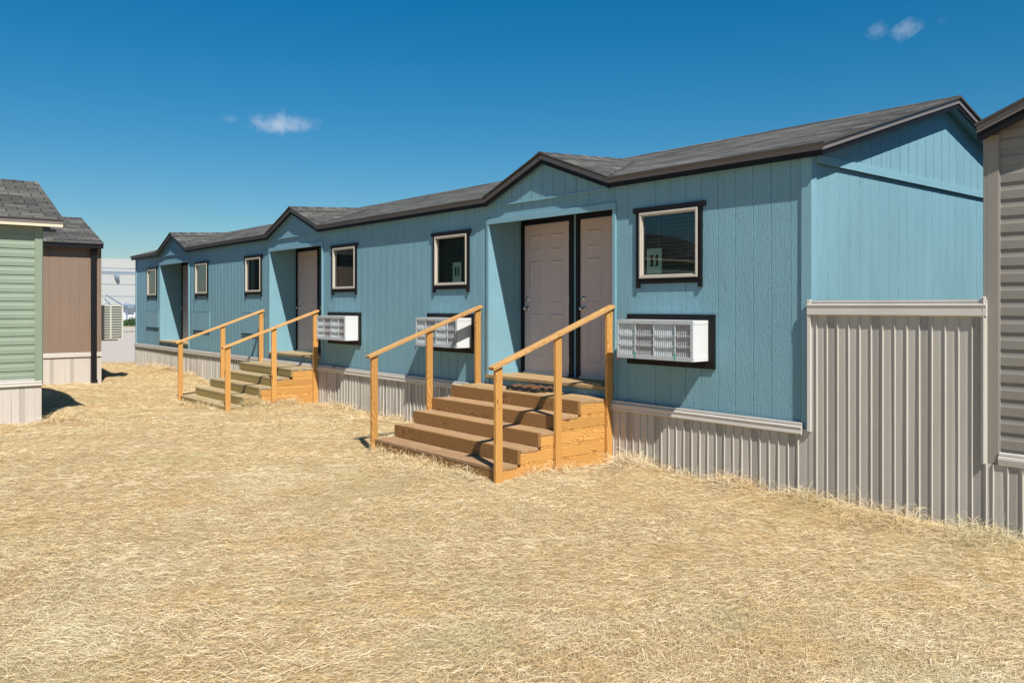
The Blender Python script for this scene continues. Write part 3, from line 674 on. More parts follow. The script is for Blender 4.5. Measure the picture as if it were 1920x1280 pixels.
sf.box(x,-0.02,RY0+0.034,-0.001,1.375,1.388)
for sg in (-1,1):
    y0=RY0+0.04 if sg<0 else 2*HW-RY0-0.04; zz=lambda y: roofz(y)-0.085
    sf.prism([(0.0155,y0,zz(y0)),(RX1-0.055,y0,zz(y0)),(RX1-0.055,HW,zz(HW)),(0.0155,HW,zz(HW))],(0,0,0.012))
for c in CEN:
    for sg in (-1,1): sf.prism([(c+sg*1.15,RY0+0.034,1.365),(c,RY0+0.034,1.797),(c,-0.012,1.797),(c+sg*1.15,-0.012,1.365)],(0,0,0.012))
sf.build('soffit',M['blue_trim'],bh)

# numbered paper signs inside the two windows
def digit_one(mb,cx,cz,h,y):               # slab-serif numeral 1 in a stencil-like western face
    w=h*0.13
    mb.box(cx-w,cx+w,y,y+.0006,cz-h/2,cz+h*0.42)
    mb.box(cx-h*0.22,cx+h*0.22,y,y+.0006,cz-h/2-0.0,cz-h/2+h*0.10)
    mb.prism([(cx-w-.0001,y,cz+h*0.42),(cx-h*0.24,y,cz+h*0.27),(cx-h*0.24,y,cz+h*0.17),(cx-w-.0001,y,cz+h*0.25)],(0,.0006,0))
    mb.box(cx-w,cx+w*0.9,y,y+.0006,cz+h*0.42,cz+h/2)
    mb.box(cx-w*1.6,cx+w*1.6,y,y+.0006,cz-h*0.06,cz+h*0.03)
for c,px,side in ((WIN[0],-0.225,'right'),(WIN[1],0.10,'left')):
    t_=thing('paper_sign',(c+px,0.03,0.35),'white paper sign reading 11 behind the near window with blue blinds' if side=='right' else 'white paper sign reading 11 in window left of the main doorway','sign','number signs in the windows')
    mb=MB(); P=[(c+px-0.108+0.216*k/8,0.030+0.006*math.sin(k*0.6),0) for k in range(9)]; mb.extrude(P,'z',0.350,0.632); pp=mb.build('sheet',M['paper'],t_)
    mb=MB(); digit_one(mb,c+px-0.035,0.50,0.125,0.027); digit_one(mb,c+px+0.040,0.50,0.125,0.027); mb.build('numeral',M['ink'],pp)

# ---------------------------------------------------------------- air conditioners through the long wall
def ac(c,dz,label):
    t_=thing('air_conditioner',(c,-0.12,-0.56+dz),label,'air conditioner','air conditioners in the long wall')
    x0,x1,z0,z1=c-0.512,c+0.512,-0.560+dz,-0.145+dz; yf=-0.275
    mb=MB(); th=0.012
    mb.box(x0,x1,yf+.004,-0.0105,z1-th,z1); mb.box(x0,x1,yf+.004,-0.0105,z0,z0+th); mb.box(x0,x0+th,yf+.004,-0.0105,z0+th,z1-th); mb.box(x1-th,x1,yf+.004,-0.0105,z0+th,z1-th)
    mb.box(x1,x1+.0025,yf+.012,-0.02,z0+.002,z0+.052); mb.box(x1,x1+.0025,yf+.012,-0.02,z1-.04,z1-.002)
    mb.build('casing',M['white'],t_,bevel=0.003)
    cols=[x0+0.035,x0+0.275,x0+0.52,x0+0.80,x1-0.035] if False else [x0+0.030,x0+0.262,x0+0.520,x0+0.800,x1-0.030]
    rows=[z0+0.045,z0+0.150,z0+0.258,z1-0.042]
    mb=MB(); yb=yf+.012
    mb.box(x0,x1,yf,yb,z0,rows[0]); mb.box(x0,x1,yf,yb,rows[3],z1); mb.box(x0,cols[0],yf,yb,rows[0],rows[3]); mb.box(cols[4],x1,yf,yb,rows[0],rows[3])
    for k in (1,2,3): mb.box(cols[k]-.004,cols[k]+.004,yf+.001,yb,rows[0],rows[3])
    for k in (1,2):
        for i in range(4): mb.box(cols[i]+(.004 if i else 0),cols[i+1]-(.004 if i<3 else 0),yf+.002,yb,rows[k]-.004,rows[k]+.004)
    mb.build('grille',M['greymetal'],t_,bevel=0.0015)
    mb=MB(); yc=yf+0.019
    for i in range(4):
        a,b=cols[i]-0.004,cols[i+1]+0.004; n=int((b-a)/0.0045); P=[]
        for k in range(n+1):
            xk=a+(b-a)*k/n; P.append((xk,yc+0.004*math.sin(xk*2*math.pi/0.026)-0.001*(k%2),0))
        mb.extrude(P,'z',rows[0]-.01,rows[3]+.01,mi=(i%2))
    mb.build('coil',[M['fin'],M['findark']],t_)
    mb=MB()
    if dz==0:
        for xx in (x0+0.262,x0+0.800): MB().box(xx-.014,xx+.012,yf-.0012,yf-.0002,z0+.004,z0+.075).build('tape',M['tape'],t_)
    pass
    mb=MB(); mb.tube([(x0+.05,yf+.02,z0-.004),(x0+.01,yf+.01,z0-.006),(x0-.012,yf+.01,z0-.012),(x0-.016,yf+.01,z0-.05)],.007,8); mb.build('drain_pipe',M['brass'],t_,smooth=True)
    mb=MB()
    for xx,zz in ((x0+.26,z1-.02),(x0+.52,z1-.015),(x0+.8,z1-.02),(x0+.52,z0+.015),(x1-.05,z0+.015),(x0+.008,z1-.08),(x0+.008,z0+.1),(x1-.015,z1-.09),(x1-.015,z0+.1)):
        MB().tube([(xx,yf,zz),(xx,yf-.003,zz)],.005,8).build('screw',M['steel'],t_)
    for yy,zz in ((-.25,z1-.03),(-.04,z1-.03),(-.25,z0+.025),(-.04,z0+.025)): MB().tube([(x1+.002,yy,zz),(x1+.005,yy,zz)],.004,8).build('screw',M['steel'],t_)
ac(ACX[0],ACD[0],'white wall air conditioner below the nearest window right of the doors')
ac(ACX[1],ACD[1],'white wall air conditioner behind the left handrail of the near steps')
ac(ACX[2],ACD[2],'smallest looking white air conditioner, right of the far staircase')

# ---------------------------------------------------------------- staircases
def board(name,x0,x1,y0,y1,z0,z1,mat,parent,bev=0.003):
    return MB().box(x0,x1,y0,y1,z0,z1).build(name,M[mat],parent,origin='c',bevel=bev)
def stairs(xa,xb,dz,label,tread,riser,brackets,shade):
    t_=thing('wooden_staircase',((xa+xb)/2,-0.85,-1.75+dz),label,'staircase','wooden staircases against the blue house')
    YF=[-1.70,-1.42,-1.135,-0.85,-0.545]; ZT=[-1.642,-1.494,-1.346,-1.198,-1.050]
    for k in range(5):
        z=ZT[k]+dz; y0=YF[k]; y1=YF[k+1] if k<4 else -0.04
        nb=2 if k<4 else 4; w=(y1+0.0-y0)/nb if k==4 else 0.1385
        flush=not brackets and k>0             # near steps: the riser board runs up flush with the tread
        if flush: y0t=y0+0.0395; w=(y1-y0t-0.004*(nb-1))/nb
        else: y0t=y0-0.003
        for i in range(nb):
            a=y0t+i*(w+0.004); b=a+w
            if k<4: b=min(b,y1+0.0)
            if b>-0.035: b=-0.035
            j=random.uniform(-.006,.006) if brackets or k==4 else 0
            board('tread',xa-0.004+j,xb+0.004+j,a,b,z-0.036,z+random.uniform(-.0015,.0),tread if k<4 or brackets else ('plat' if k==4 else tread),t_)
        zl=ZT[k]-0.148+dz if k else -1.90+dz
        board('riser',xa,xb,y0+0.0,y0+0.038,zl+0.0005,z+0.001 if flush else z-0.0375,riser,t_)
    # side boards, one course per riser height
    for xs0,xs1 in ((xb-0.040,xb-0.002),(xa+0.002,xa+0.040)):
        for k in range(5):
            zt=ZT[k]-0.0385+dz if k==4 else ZT[k]-0.002+dz; zl=(ZT[k]-0.148-0.0005+dz) if k else -1.95+dz
            ys=YF[k]+0.039
            if k<4: board('side_board',xs0,xs1,YF[k+1]+0.037 if False else ys,-0.04,zl,ZT[k]-0.0385+dz,'ory',t_) ; 
            else: board('side_board',xs0,xs1,ys,-0.04,zl,zt,'ory',t_)
            if k<4: board('side_board',xs0,xs1,YF[k+1]+0.037,-0.04,ZT[k]-0.038+dz,ZT[k]-0.001+dz,'ory',t_,0) if False else None
    for xs0,xs1 in ((xb-0.039,xb-0.004),(xa+0.004,xa+0.039)):   # notched stringer closing the side behind each tread end
        mb=MB()
        for k in range(4): mb.box(xs0,xs1,YF[k+1]+0.04,-0.05,ZT[k]-0.0385+dz,ZT[k]-0.002+dz)
        mb.build('stringer',M['ory'],t_)
    # posts and rails
    RZ=lambda y: -0.612+(y+1.79)*(0.640/1.80)+dz
    for side,x0,x1 in (('r',xb+0.003,xb+0.041),('l',xa-0.041,xa-0.003)):
        for y,zb in ((-1.70,-1.95),(-0.875,-1.95),(-0.080,-1.95)):
            if side=='r' or True:
                top=RZ(y)-0.036
                mb=MB(); h=0.0445; s=0.640/1.80
                mb.prism([(x0,y-h,zb+dz),(x1,y-h,zb+dz),(x1,y+h,zb+dz),(x0,y+h,zb+dz)][::-1],(0,0,0.001))
                mb=MB(); v=[(x0,y-h,zb+dz),(x1,y-h,zb+dz),(x1,y+h,zb+dz),(x0,y+h,zb+dz),(x0,y-h,top-h*s),(x1,y-h,top-h*s),(x1,y+h,top+h*s),(x0,y+h,top+h*s)]
                mb.v=v; mb.f=[(0,3,2,1),(4,5,6,7),(0,1,5,4),(1,2,6,5),(2,3,7,6),(3,0,4,7)]; mb.uv=[[(0,0)]*4]*6; mb.m=[0]*6
                po=mb.build('post',M['orz'],t_,origin='c',bevel=0.003)
                if side=='r' and y<-0.5:
                    mk=MB()
                    for zc,hh in ((top-0.13,0.012),(top-0.42,0.022)):
                        for q in range(7):
                            if random.random()<0.8: yy=y-0.022+q*0.0065; mk.box(x1+.0002,x1+.0008,yy,yy+.0028,zc-hh*random.uniform(.3,.5),zc+hh*random.uniform(.3,.5))
                    mk.build('mill_stamp',M['brtread'],po)
        xc=(x0+x1)/2; y0,y1=-1.79,-0.025; L=math.hypot(y1-y0,RZ(y1)-RZ(y0))
        mb=MB(); mb.box(-L/2,L/2,-0.0445,0.0445,-0.019,0.019); mb.v=[(a,b,c_-EZ) for a,b,c_ in mb.v]
        o=mb.build('handrail',M['rail'],None,origin=(0,0,-EZ),bevel=0.004)
        ang=math.atan2(RZ(y1)-RZ(y0),y1-y0)
        o.rotation_mode='XYZ'; o.parent=t_
        mat=Matrix.Rotation(math.pi/2,4,'Z')@Matrix.Rotation(-ang,4,'Y')
        o.rotation_euler=mat.to_euler(); wl=Vector((xc,(y0+y1)/2,(RZ(y0)+RZ(y1))/2-0.018+EZ)); o.location=wl-WL[t_]
    if brackets:
        mb=MB()
        for k in range(4): mb.box(xb+.0045,xb+.0065,YF[k]+0.03,YF[k]+0.13,ZT[k]-.028+dz,ZT[k]-.008+dz)
        for k in range(3): mb.box(xb+.0045,xb+.0065,-0.48+k*.15,-0.40+k*.15,ZT[4]-.028+dz,ZT[4]-.008+dz)
        for k in (1,3): mb.box(xb+.0005,xb+.0025,YF[k]+0.008,YF[k]+0.028,ZT[k]-.13+dz,ZT[k]-.05+dz)
        mb.build('bracket',M['galv'],t_)
    return t_
stairs(-4.888,-2.472,0.0,'near wooden steps with reddish brown treads and two sloping handrails','brtread','brriser',False,0)
stairs(-12.238,-9.822,-0.080,'far wooden steps with greenish tan treads and small metal brackets','tntread','tnriser',True,1)
# doormat left on the top step
t_=thing('doormat',(-3.66,-0.2,-1.05),'crumpled black rubber doormat with brown bristles on the top step','doormat')
mb=MB(); mb2=MB()
for s_ in range(3):
    y=-0.36+s_*0.098+0.02; x0,x1=-3.98+s_*0.05,-3.40+s_*0.03; n=14
    tp=[];
    for k in range(n+1):
        xx=x0+(x1-x0)*k/n; zz=-1.046+0.022+0.018*math.sin(k*0.75+s_*1.3)**2
        tp.append((xx,zz))
    for k in range(n):
        (xa_,za),(xb_,zb)=tp[k],tp[k+1]
        mb.prism([(xa_,y,za),(xb_,y,zb),(xb_,y+.075,zb+.008),(xa_,y+.075,za+.008)],(0,0,-0.024))
        mb.prism([(xa_,y,za+.016),(xb_,y,zb+.016),(xb_,y+.014,zb+.018),(xa_,y+.014,za+.018)],(0,0,-0.0155))
        mb2=MB() if k==0 else mb2
        mb2.prism([(xa_,y+.016,za+.016),(xb_,y+.016,zb+.018+random.uniform(-.003,.004)),(xb_,y+.068,zb+.026),(xa_,y+.068,za+.026)],(0,0,-0.016))
    mb2.build('bristle_strip',M['bristle'],t_)
mb.build('rubber_base',M['rubber'],t_)

# ---------------------------------------------------------------- skirting panel closing the gap
gp=thing('skirting_panel',(0.74,-0.03,-1.78),'tall taupe vinyl panel closing the gap beside the blue end wall','panel')
skirting(gp,0.0,1.50,-0.07,-1.98,-0.034,'-y',phase=0.172,captop=0.052,name='vinyl_sheet')
mb=MB(); mb.box(-0.006,0.030,-0.060,-0.0345,-1.14,0.060); mb.box(1.462,1.492,-0.062,-0.0345,-1.215,0.075); mb.box(1.480,1.486,-0.068,-0.062,-1.215,0.075); mb.box(0.004,0.010,-0.066,-0.060,-1.14,0.060)
mb.build('edge_channel',M['skirtcap'],gp,bevel=0.003)
mb=MB(); mb.box(0.0,1.50,-0.028,-0.012,-1.9,0.045); mb.build('backing_board',M['joist'],gp)

# ---------------------------------------------------------------- grey house at the right edge
GX0,GX1=1.493,6.1; gm=(GX0+GX1)/2; gs=0.40
gh=thing('grey_house',(gm,5.0,-1.78),'grey brown house with horizontal vinyl siding at right edge','house')
gr=lambda x: 1.400+gs*((x-1.455) if x<gm else (2*gm-1.455-x))
mb=MB(); lap_siding(mb,GX0,GX1,-1.215,1.28,-0.0,'-y')
zt=1.28
while zt<gr(gm)-0.12:                       # laps follow the gable
    z2=zt+0.127; xl=1.405+(zt+0.14-1.40)/gs; 
    if xl>gm: break
    prof=[(0.003,zt),(0.013,zt),(0.013,zt+.006),(0.012,zt+.06),(0.006,zt+.08),(0.003,z2)]
    mb.extrude([(0,-d,q) for d,q in prof],'x',max(GX0,xl-0.05),min(GX1,2*gm-xl+0.05)); zt=z2
mb.poly([(GX0,0.004,-1.2),(GX1,0.004,-1.2),(GX1,0.004,1.3),(gm,0.004,gr(gm)-.1),(GX0,0.004,1.3)])
mb.poly([(GX0,0,-1.9),(GX0,10,-1.9),(GX0,10,1.3),(GX0,0,1.3)]); mb.poly([(GX1,0,-1.9),(GX1,10,-1.9),(GX1,10,1.3),(GX1,0,1.3)]); mb.poly([(GX0,10,-1.9),(GX1,10,-1.9),(GX1,10,1.3),(gm,10,2.2),(GX0,10,1.3)])
mb.build('wall',M['grey'],gh)
mb=MB(); mb.box(GX0-0.004,GX0+0.084,-0.030,0.0,-1.255,1.315); mb.box(GX0-0.026,GX0-0.004,-0.030,0.08,-1.255,1.315); mb.box(GX0+0.084,GX0+0.090,-0.022,0,-1.255,1.30); mb.build('corner_post',M['greypost'],gh,bevel=0.003)
skirting(gh,GX0,GX1,-1.21,-1.98,-0.0345,'-y',phase=0.02,cap=False)
mb=MB(); pr=[(0,-0.01,-1.115),(0,-0.038,-1.118),(0,-0.040,-1.135),(0,-0.030,-1.14),(0,-0.052,-1.145),(0,-0.056,-1.165),(0,-0.050,-1.21),(0,-0.01,-1.212)]
mb.extrude(pr,'x',GX0+0.088,GX1); mb.poly([(GX0+0.088,p[1],p[2]) for p in pr]); mb.build('skirting_trim',M['skirtcap'],gh)
mb=MB(); yo=-0.155; TH2=0.022
for sg in (-1,1):
    xe_=1.450 if sg<0 else 2*gm-1.450; s_=math.sqrt(1+gs*gs)
    mb.prism([(xe_,yo,gr(xe_)),(gm,yo,gr(gm)),(gm,10.2,gr(gm)),(xe_,10.2,gr(xe_))],(0,0,-TH2),[(yo,abs(xe_-gm)*s_*-1+9),(yo,9),(10.2,9),(10.2,abs(xe_-gm)*-s_+9)])
mb.build('roof',M['shingle'],gh)
up,lo=MB(),MB()
for sg in (-1,1):
    xe_=1.462 if sg<0 else 2*gm-1.462; e=gr(xe_)-TH2-.001; a=gr(gm)-TH2-.001
    up.prism([(xe_,yo+.016,e-.052),(gm,yo+.016,a-.052),(gm,yo+.016,a),(xe_,yo+.016,e)],(0,0.02,0))
    lo.prism([(xe_,yo+.028,e-.120),(gm,yo+.028,a-.120),(gm,yo+.028,a-.053),(xe_,yo+.028,e-.053)],(0,0.02,0))
    lo.prism([(xe_+0.01 if sg<0 else xe_-0.01,yo+.049,e-.075),(gm,yo+.049,a-.075),(gm,-0.001,a-.075),(xe_+0.01 if sg<0 else xe_-0.01,-0.001,e-.075)],(0,0,0.015))
    lo.box(xe_,xe_+0.02*(-sg),yo+.049,10.1,e-.09,e-.002)
up.build('fascia',M['fascia'],gh); lo.build('fascia_lower',M['black'],gh)

# ---------------------------------------------------------------- green and brown houses on the left
def side_house(name,label,XF,YC,depthY,wX,zsk,zg,eave,ridgeX,ridgez,eo,ro,kind):
    """front face at x=XF looking +x, right corner at y=YC, running to y=YC-depthY; ridge parallel to y at x=ridgeX"""
    h=thing(name,(XF-wX/2,YC-depthY/2,-1.70),label,'house')
    XB=2*ridgeX-XF; sl=(ridgez-eave)/((XF+eo)-ridgeX)
    mb=MB(); ztop=eave-0.075+sl*0
    if kind=='green': lap_siding(mb,YC-depthY,YC-0.0,zsk,eave-0.09,XF,'+x')
    else: tsiding(mb,YC-depthY,YC,zsk,eave-0.06,XF,'+x',off=YC-0.04)
    for yy in (YC,YC-depthY): mb.poly([(XF,yy,-1.9),(XB,yy,-1.9),(XB,yy,eave-.05),(ridgeX,yy,ridgez-.08),(XF,yy,eave-.05)])
    mb.poly([(XB,YC,-1.9),(XB,YC-depthY,-1.9),(XB,YC-depthY,eave-.05),(XB,YC,eave-.05)])
    mb.build('wall',M['green'] if kind=='green' else M['brown_y'],h)
    mb=MB(); s_=math.sqrt(1+sl*sl); ye=YC+ro; y0=YC-depthY-ro
    for sg in (1,-1):
        xe_=XF+eo+0.02 if sg>0 else 2*ridgeX-XF-eo-0.02; ze=eave-sl*0.02
        D=abs(xe_-ridgeX)*s_
        mb.prism([(xe_,y0,ze),(xe_,ye,ze),(ridgeX,ye,ridgez),(ridgeX,y0,ridgez)],(0,0,-0.022),[(y0,-D+9),(ye,-D+9),(ye,9),(y0,9)])
    y=ye-0.0
    while y>y0+.3:
        for sg in (1,-1): mb.prism([(ridgeX,y,ridgez+.010),(ridgeX,y-.32,ridgez+.006),(ridgeX+sg*.14,y-.32,ridgez-.14*sl+.004),(ridgeX+sg*.14,y,ridgez-.14*sl+.008)],(0,0,-.006),[(0,y),(0,y-.3),(.14,y-.3),(.14,y)])
        y-=0.30
    mb.build('roof',M['shingle'],h)
    mb=MB(); fh=0.10; 
    mb.box(XF+eo-.022,XF+eo,y0+.02,ye-.01,eave-.024-fh,eave-.024)
    for yy in (ye-.03,): 
        for sg in (1,-1):
            xe_=XF+eo-.022 if sg>0 else 2*ridgeX-XF-eo+.022
            mb.prism([(xe_,yy,eave-.02-fh),(ridgeX,yy,ridgez-.024-fh),(ridgeX,yy,ridgez-.024),(xe_,yy,eave-.024)],(0,.02,0))
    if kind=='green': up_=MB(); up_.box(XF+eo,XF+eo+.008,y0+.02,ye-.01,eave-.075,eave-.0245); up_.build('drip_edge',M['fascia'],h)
    mb.box(XF+.0145,XF+eo-.0225,y0+.02,ye-.035,eave-.085,eave-.075)
    mb.build('fascia',M['cream'] if kind=='green' else M['black'],h)
    skirting(h,YC-depthY,YC,zsk-0.088,-1.95,XF+(0.0),'+x',phase=0.03,captop=zsk+0.004,mats=('pinksk','pinkv','skirtcap'),amp=0.55)
    return h
# roof geometry solved from the photo
def at(px,py,u=None,v=None):
    """point on the sight line of a photo pixel, cut by the plane X=u or Y=v"""
    fx=(px-960)/1530; d=Vector((-0.76822+0.64018*fx, 0.64018+0.76822*fx, -(py-574)/1530)); o=Vector((3.988,-6.882,0))
    s=(u-o.x)/d.x if u is not None else (v-o.y)/d.y
    return o+d*s
eo=0.16
e1=at(119.5,410.5,u=-9.66+eo); r1=at(71,342,v=e1.y)
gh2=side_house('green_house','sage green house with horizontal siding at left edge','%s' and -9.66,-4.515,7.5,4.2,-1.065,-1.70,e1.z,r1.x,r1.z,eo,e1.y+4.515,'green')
mb=MB(); mb.box(-9.66,-9.632,-4.605,-4.507,-1.16,e1.z-0.115); mb.box(-9.75,-9.66,-4.515,-4.495,-1.16,e1.z-.115); mb.build('corner_post',M['greenpost'],gh2,bevel=0.003)
e2=at(195,456,u=-16.40+eo); r2=at(153,409,v=e2.y)
bh2=side_house('brown_house','tan brown house with vertical siding behind the green house','%s' and -16.40,-2.141,7.5,4.2,-1.045,-1.70,e2.z,r2.x,r2.z,eo,e2.y+2.141,'brown')
print('side roofs',e1,r1,e2,r2)
mb=MB(); dy=-2.31; mb.box(-16.40+.012,-16.40+.075,dy-.055,dy+.055,-1.72,e2.z-.30); mb.prism([(-16.40+.012,dy-.055,e2.z-.30),(-16.40+.075,dy-.055,e2.z-.30),(-16.40+eo-.03,dy-.055,e2.z-.12),(-16.40+eo-.09,dy-.055,e2.z-.12)],(0,.11,0))
mb.box(-16.40+.012,-16.40+.16,dy-.055,dy+.055,-1.74,-1.66); mb.build('downspout',M['black'],bh2,bevel=0.004)
mb=MB(); vx=-16.40-0.75; vz=e2.z+(r2.z-e2.z)/((-16.4+eo)-r2.x)*0.9; vy=at(83,424,u=vx).y
for k in range(6):
    a0=math.pi*k/6; a1=math.pi*(k+1)/6
    mb.poly([(vx+.12,vy+.12*math.cos(a0),vz+.10*math.sin(a0)),(vx+.12,vy+.12*math.cos(a1),vz+.10*math.sin(a1)),(vx-.2,vy+.12*math.cos(a1),vz+.10*math.sin(a1)),(vx-.2,vy+.12*math.cos(a0),vz+.10*math.sin(a0))])
    mb.poly([(vx+.115,vy,vz-.02),(vx+.115,vy+.12*math.cos(a0),vz+.10*math.sin(a0)),(vx+.115,vy+.12*math.cos(a1),vz+.10*math.sin(a1))])
mb.box(vx-.25,vx+.17,vy-.2,vy+.2,vz-.05,vz-.0); mb.build('roof_vent',M['black'],bh2)
# condenser on the side wall of the brown house
cu=thing('louvred_condenser',(-17.4,-1.9,-0.8),'pale louvred cooling unit hung on the brown house side wall','air conditioner')
q0=at(195,572,u=-17.0); q1=at(231,635,u=-17.0)
y0,y1,z0,z1=-2.14,q1.y,q1.z,q0.z
mb=MB(); mb.box(-17.55,-17.02,y0+.03,y1-.01,z0+.02,z1-.01); mb.build('casing',M['findark'],cu)
mb=MB(); w_=y1-y0; 
for yy in (y0+.05,y0+.05+(w_-.07)*0.5,y1-.035): mb.box(-17.02,-16.99,yy,yy+.035,z0,z1)
for k in range(14): zz=z0+(z1-z0-.03)*k/13; mb.box(-17.018,-16.993,y0+.05,y1-.001,zz,zz+.022)
mb.box(-17.58,-17.02,y1-.008,y1+.0,z0,z1); mb.box(-17.58,-16.995,y0+.03,y1,z1-.01,z1); mb.build('louvres',M['unitpaint'],cu)
mb=MB(); mb.box(-17.5,-17.46,y0,y1-.1,z0-.04,z0); mb.box(-17.1,-17.06,y0,y1-.1,z0-.04,z0); mb.build('bracket',M['white'],cu)

# ---------------------------------------------------------------- far warehouse, verge and bushes
def farpt(px,py,dist):
    fx=(px-960)/1530; f=Vector((-0.76822,0.64018,0)); r=Vector((0.64018,0.76822,0)); return Vector((3.988,-6.882,0))+f*dist+r*fx*dist+Vector((0,0,-(py-574)/1530*dist))
WX=farpt(222,560,112).x; wy=lambda px: at(px,560,u=WX).y; wz=lambda px,py: at(px,py,u=WX).z
GZf=-1.785
wh=thing('warehouse',(WX-15,wy(222),GZf),'large pale grey warehouse far beyond the gravel yard','warehouse')
ya,yb_=wy(60),wy(420); zt=wz(190,484); zd=wz(240,572)
mb=MB(); mb.box(WX-40,WX,ya,wy(228),GZf-.3,zt); mb.box(WX-40,WX,wy(228),yb_,zd,zt); mb.box(WX-40,WX-6,wy(228),yb_,GZf-.3,zd)
mb.build('wall',M['ware'],wh)
mb=MB()
for py,t0 in ((502,.04),(509.5,.22),(513,.05),(532.5,.05),(555,.05)):
    z=wz(190,py); mb.box(WX,WX+.03,ya,yb_,z-t0/2,z+t0/2)
mb.box(WX,WX+.7,wy(229),yb_,zd-.10,zd+.12); mb.box(WX+.5,WX+.7,wy(232),wy(248),zd-.42,zd-.10)
mb.box(WX+.5,WX+.7,wy(234.2),wy(235.6),GZf,zd-.1)
mb.build('canopy',M['waredk'],wh)
mb=MB(); mb.tube([(WX+2.5,wy(190),wz(190,553)),(WX+2.5,wy(222),wz(222,573))],.10,6); mb.tube([(WX+2.3,wy(188),wz(190,560)),(WX+2.3,wy(200),wz(222,572))],.08,6); mb.build('stair_rail',M['waredk'],wh)
mb=MB(); mb.box(WX-.2,WX+.02,wy(229),yb_,GZf,zd-.1); mb.build('dock_door',M['warew'],wh)
mb=MB(); p=(WX+.3,wy(218),wz(218,518)); mb.tube([(p[0],p[1]-.15,p[2]+.3),(p[0],p[1],p[2]),(p[0],p[1]+.1,p[2]-.35)],[.2,.3,.25],8); mb.build('wall_lamp',M['waredk'],wh)
for txt,px in (('502',201),('503',237)):
    mb=MB(); z=wz(px,567.3); y=wy(px); mb.box(WX,WX+.05,y-.42,y+.42,z-.2,z+.2); pl=mb.build('number_plate',M['warew'],wh)
    cu_=bpy.data.curves.new('numeral','FONT'); cu_.body=txt; cu_.size=0.5; cu_.align_x='CENTER'; cu_.align_y='CENTER'; tmp=bpy.data.objects.new('tmp',cu_); sc.collection.objects.link(tmp)
    dg=bpy.context.evaluated_depsgraph_get(); me=bpy.data.meshes.new_from_object(tmp.evaluated_get(dg)); bpy.data.objects.remove(tmp)
    me.materials.append(M['ink']); o=bpy.data.objects.new('numeral',me); sc.collection.objects.link(o); o.parent=pl; WL[o]=WL[pl]
    o.location=Vector((WX+.06,y,z+EZ))-WL[pl]; o.rotation_euler=(math.pi/2,0,math.pi/2)
def leaves(n,cx,cy,cz,sx,sy,sz,size,seed,name,mat,parent=None,label=None,cat=None,group=None,kind=None,flat=False):
    r=np.random.default_rng(seed); p=r.normal(0,1,(n,3)); p/=np.linalg.norm(p,axis=1)[:,None]; p*=r.random((n,1))**0.4
    if flat: p[:,:2]=r.uniform(-1,1,(n,2)); p[:,2]=np.abs(p[:,2])
    P=p*np.array([sx,sy,sz])*(1+0.25*np.sin(5*p[:,[1]]+seed))+np.array([cx,cy,cz]); mb=MB()
    for q in P:
        a=Vector(r.normal(0,1,3)).normalized(); b=a.cross(Vector(r.normal(0,1,3))).normalized(); s=size*r.uniform(.5,1.3)
        if flat: a=Vector((0,0,1)); 
        mb.poly([tuple(Vector(q)-b*s*.4),tuple(Vector(q)+a*s),tuple(Vector(q)+b*s*.4),tuple(Vector(q)-a*s*.6)])
    return mb.build(name,mat,parent)
for i,(px,dist,h) in enumerate(((234,75,.50),(240,74,.62),(246,75,.72),(252,74.5,.80),(259,75,.7),(228,75,.5),(266,75,.6))):
    p=farpt(px,590,dist)
    lb=['round dark green bush before the warehouse dock, beside the cooling unit','low green bush before the warehouse dock','green bush in middle of the warehouse hedge row','taller dark bush close to the blue house far corner','bush hidden partly by the blue house corner','small bush behind the louvred unit','last bush of the row behind the blue house'][i]
    t_=thing('bush',(p.x,p.y,GZf),lb,'bush','bushes before the warehouse')
    leaves(420,p.x,p.y,GZf+h*.45,.42,.42,h*.55,.09,i,'foliage',M['leaf'],t_)
    MB().tube([(p.x,p.y,GZf-.1),(p.x+.05,p.y,GZf+h*.5)],[.03,.015],6).build('stem',M['joist'],t_)
grassm=simple('verge_grass',(0.13,0.15,0.045),0.9,var=0.4,nscale=1.5)
for dist,wd,hh in ((72.5,2.2,.16),(57,2.2,.12)):
    f=Vector((-0.76822,0.64018,0)); p=farpt(250,600,dist)
    mb=MB(); r=random.Random(int(dist))
    X0=p.x
    for k in range(5200):
        x=X0+r.uniform(-wd,wd); y=p.y+r.uniform(-16,16); s=hh*r.uniform(.3,1)
        a=r.uniform(0,3.14); dx,dy_=math.cos(a)*s*.6,math.sin(a)*s*.6
        mb.poly([(x-dx,y-dy_,GZf-.06),(x+dx,y+dy_,GZf-.06),(x+dx*.3,y+dy_*.3,GZf-.04+s)])
    setp(mb.build('grass',grassm),'strip of scrubby green grass across the far gravel yard' if dist>60 else 'thin nearer strip of dry grass in the gravel yard','grass',kind='stuff')

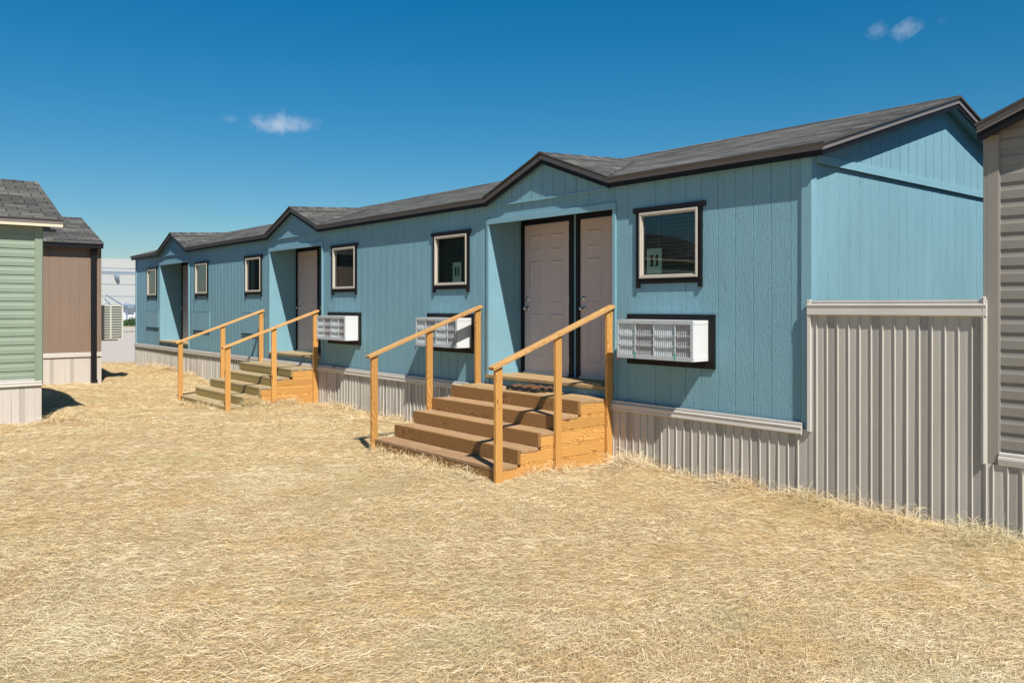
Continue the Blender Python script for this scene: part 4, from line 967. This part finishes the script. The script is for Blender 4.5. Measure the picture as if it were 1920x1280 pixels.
# ---------------------------------------------------------------- small fair-weather clouds
def cloud_mat(seed,dens,R):
    m=bpy.data.materials.new('cloud_vapour'); m.use_nodes=True; t=m.node_tree; t.nodes.clear(); o=N(t,'ShaderNodeOutputMaterial'); v=N(t,'ShaderNodeVolumePrincipled')
    c=tc(t,'Object'); n=noise(t,mapping(t,c,(1/R,1/R,1/R),(seed,seed*2,0)),3.4,8,0.66,0.8)
    g=tc(t,'Generated'); sub=N(t,'ShaderNodeVectorMath',operation='SUBTRACT'); sub.inputs[1].default_value=(.5,.5,.5); t.links.new(g,sub.inputs[0]); ln=N(t,'ShaderNodeVectorMath',operation='LENGTH'); t.links.new(sub.outputs[0],ln.inputs[0])
    fall=mth(t,'SUBTRACT',0.98,mth(t,'MULTIPLY',ln.outputs['Value'],2.0))
    d=mth(t,'MULTIPLY',mth(t,'MAXIMUM',mth(t,'SUBTRACT',mth(t,'ADD',mth(t,'MULTIPLY',n,1.7),mth(t,'MULTIPLY',fall,0.85)),1.18),0.0),dens)
    t.links.new(d,v.inputs['Density']); v.inputs['Color'].default_value=(.97,.97,.98,1); v.inputs['Anisotropy'].default_value=0.2; t.links.new(v.outputs[0],o.inputs['Volume'])
    return m
CL=[((527,233),(100,28),0.16,1.3,'puffy white cloud over the middle of the long roof'),((431,223),(32,14),0.08,4.1,'faint wisp of cloud left of the puffy cloud'),((596,227),(20,10),0.05,5.5,'thin tail of cloud right of the puffy cloud'),
    ((1645,58),(38,16),0.10,2.2,'small white cloud tuft at upper right, left of the two'),((1698,56),(58,19),0.09,7.7,'slanted white cloud streak at upper right'),((1765,40),(16,10),0.04,9.1,'barely visible cloud wisp near the top right corner')]
for (px,py),(w_,h_),dn,sd,lb in CL:
    D=1500.0; p=farpt(px,py,D); s=D/1530
    bm_=bpy.data.meshes.new('cloud'); import bmesh
    b_=bmesh.new(); bmesh.ops.create_icosphere(b_,subdivisions=3,radius=1.0); b_.to_mesh(bm_); b_.free()
    o=bpy.data.objects.new('cloud',bm_); sc.collection.objects.link(o); o.location=(p.x,p.y,p.z+EZ); o.rotation_euler=(0,0,math.atan2(0.76822,0.64018))
    R=w_*s
    for vv in bm_.vertices: vv.co=Vector((vv.co.x*R,vv.co.y*R*0.7,vv.co.z*h_*s*1.15))
    if px>1600:
        for vv in bm_.vertices: vv.co.z+=vv.co.x*0.62
    bm_.materials.append(cloud_mat(sd,dn*0.20,R)); setp(o,lb,'cloud','small clouds')
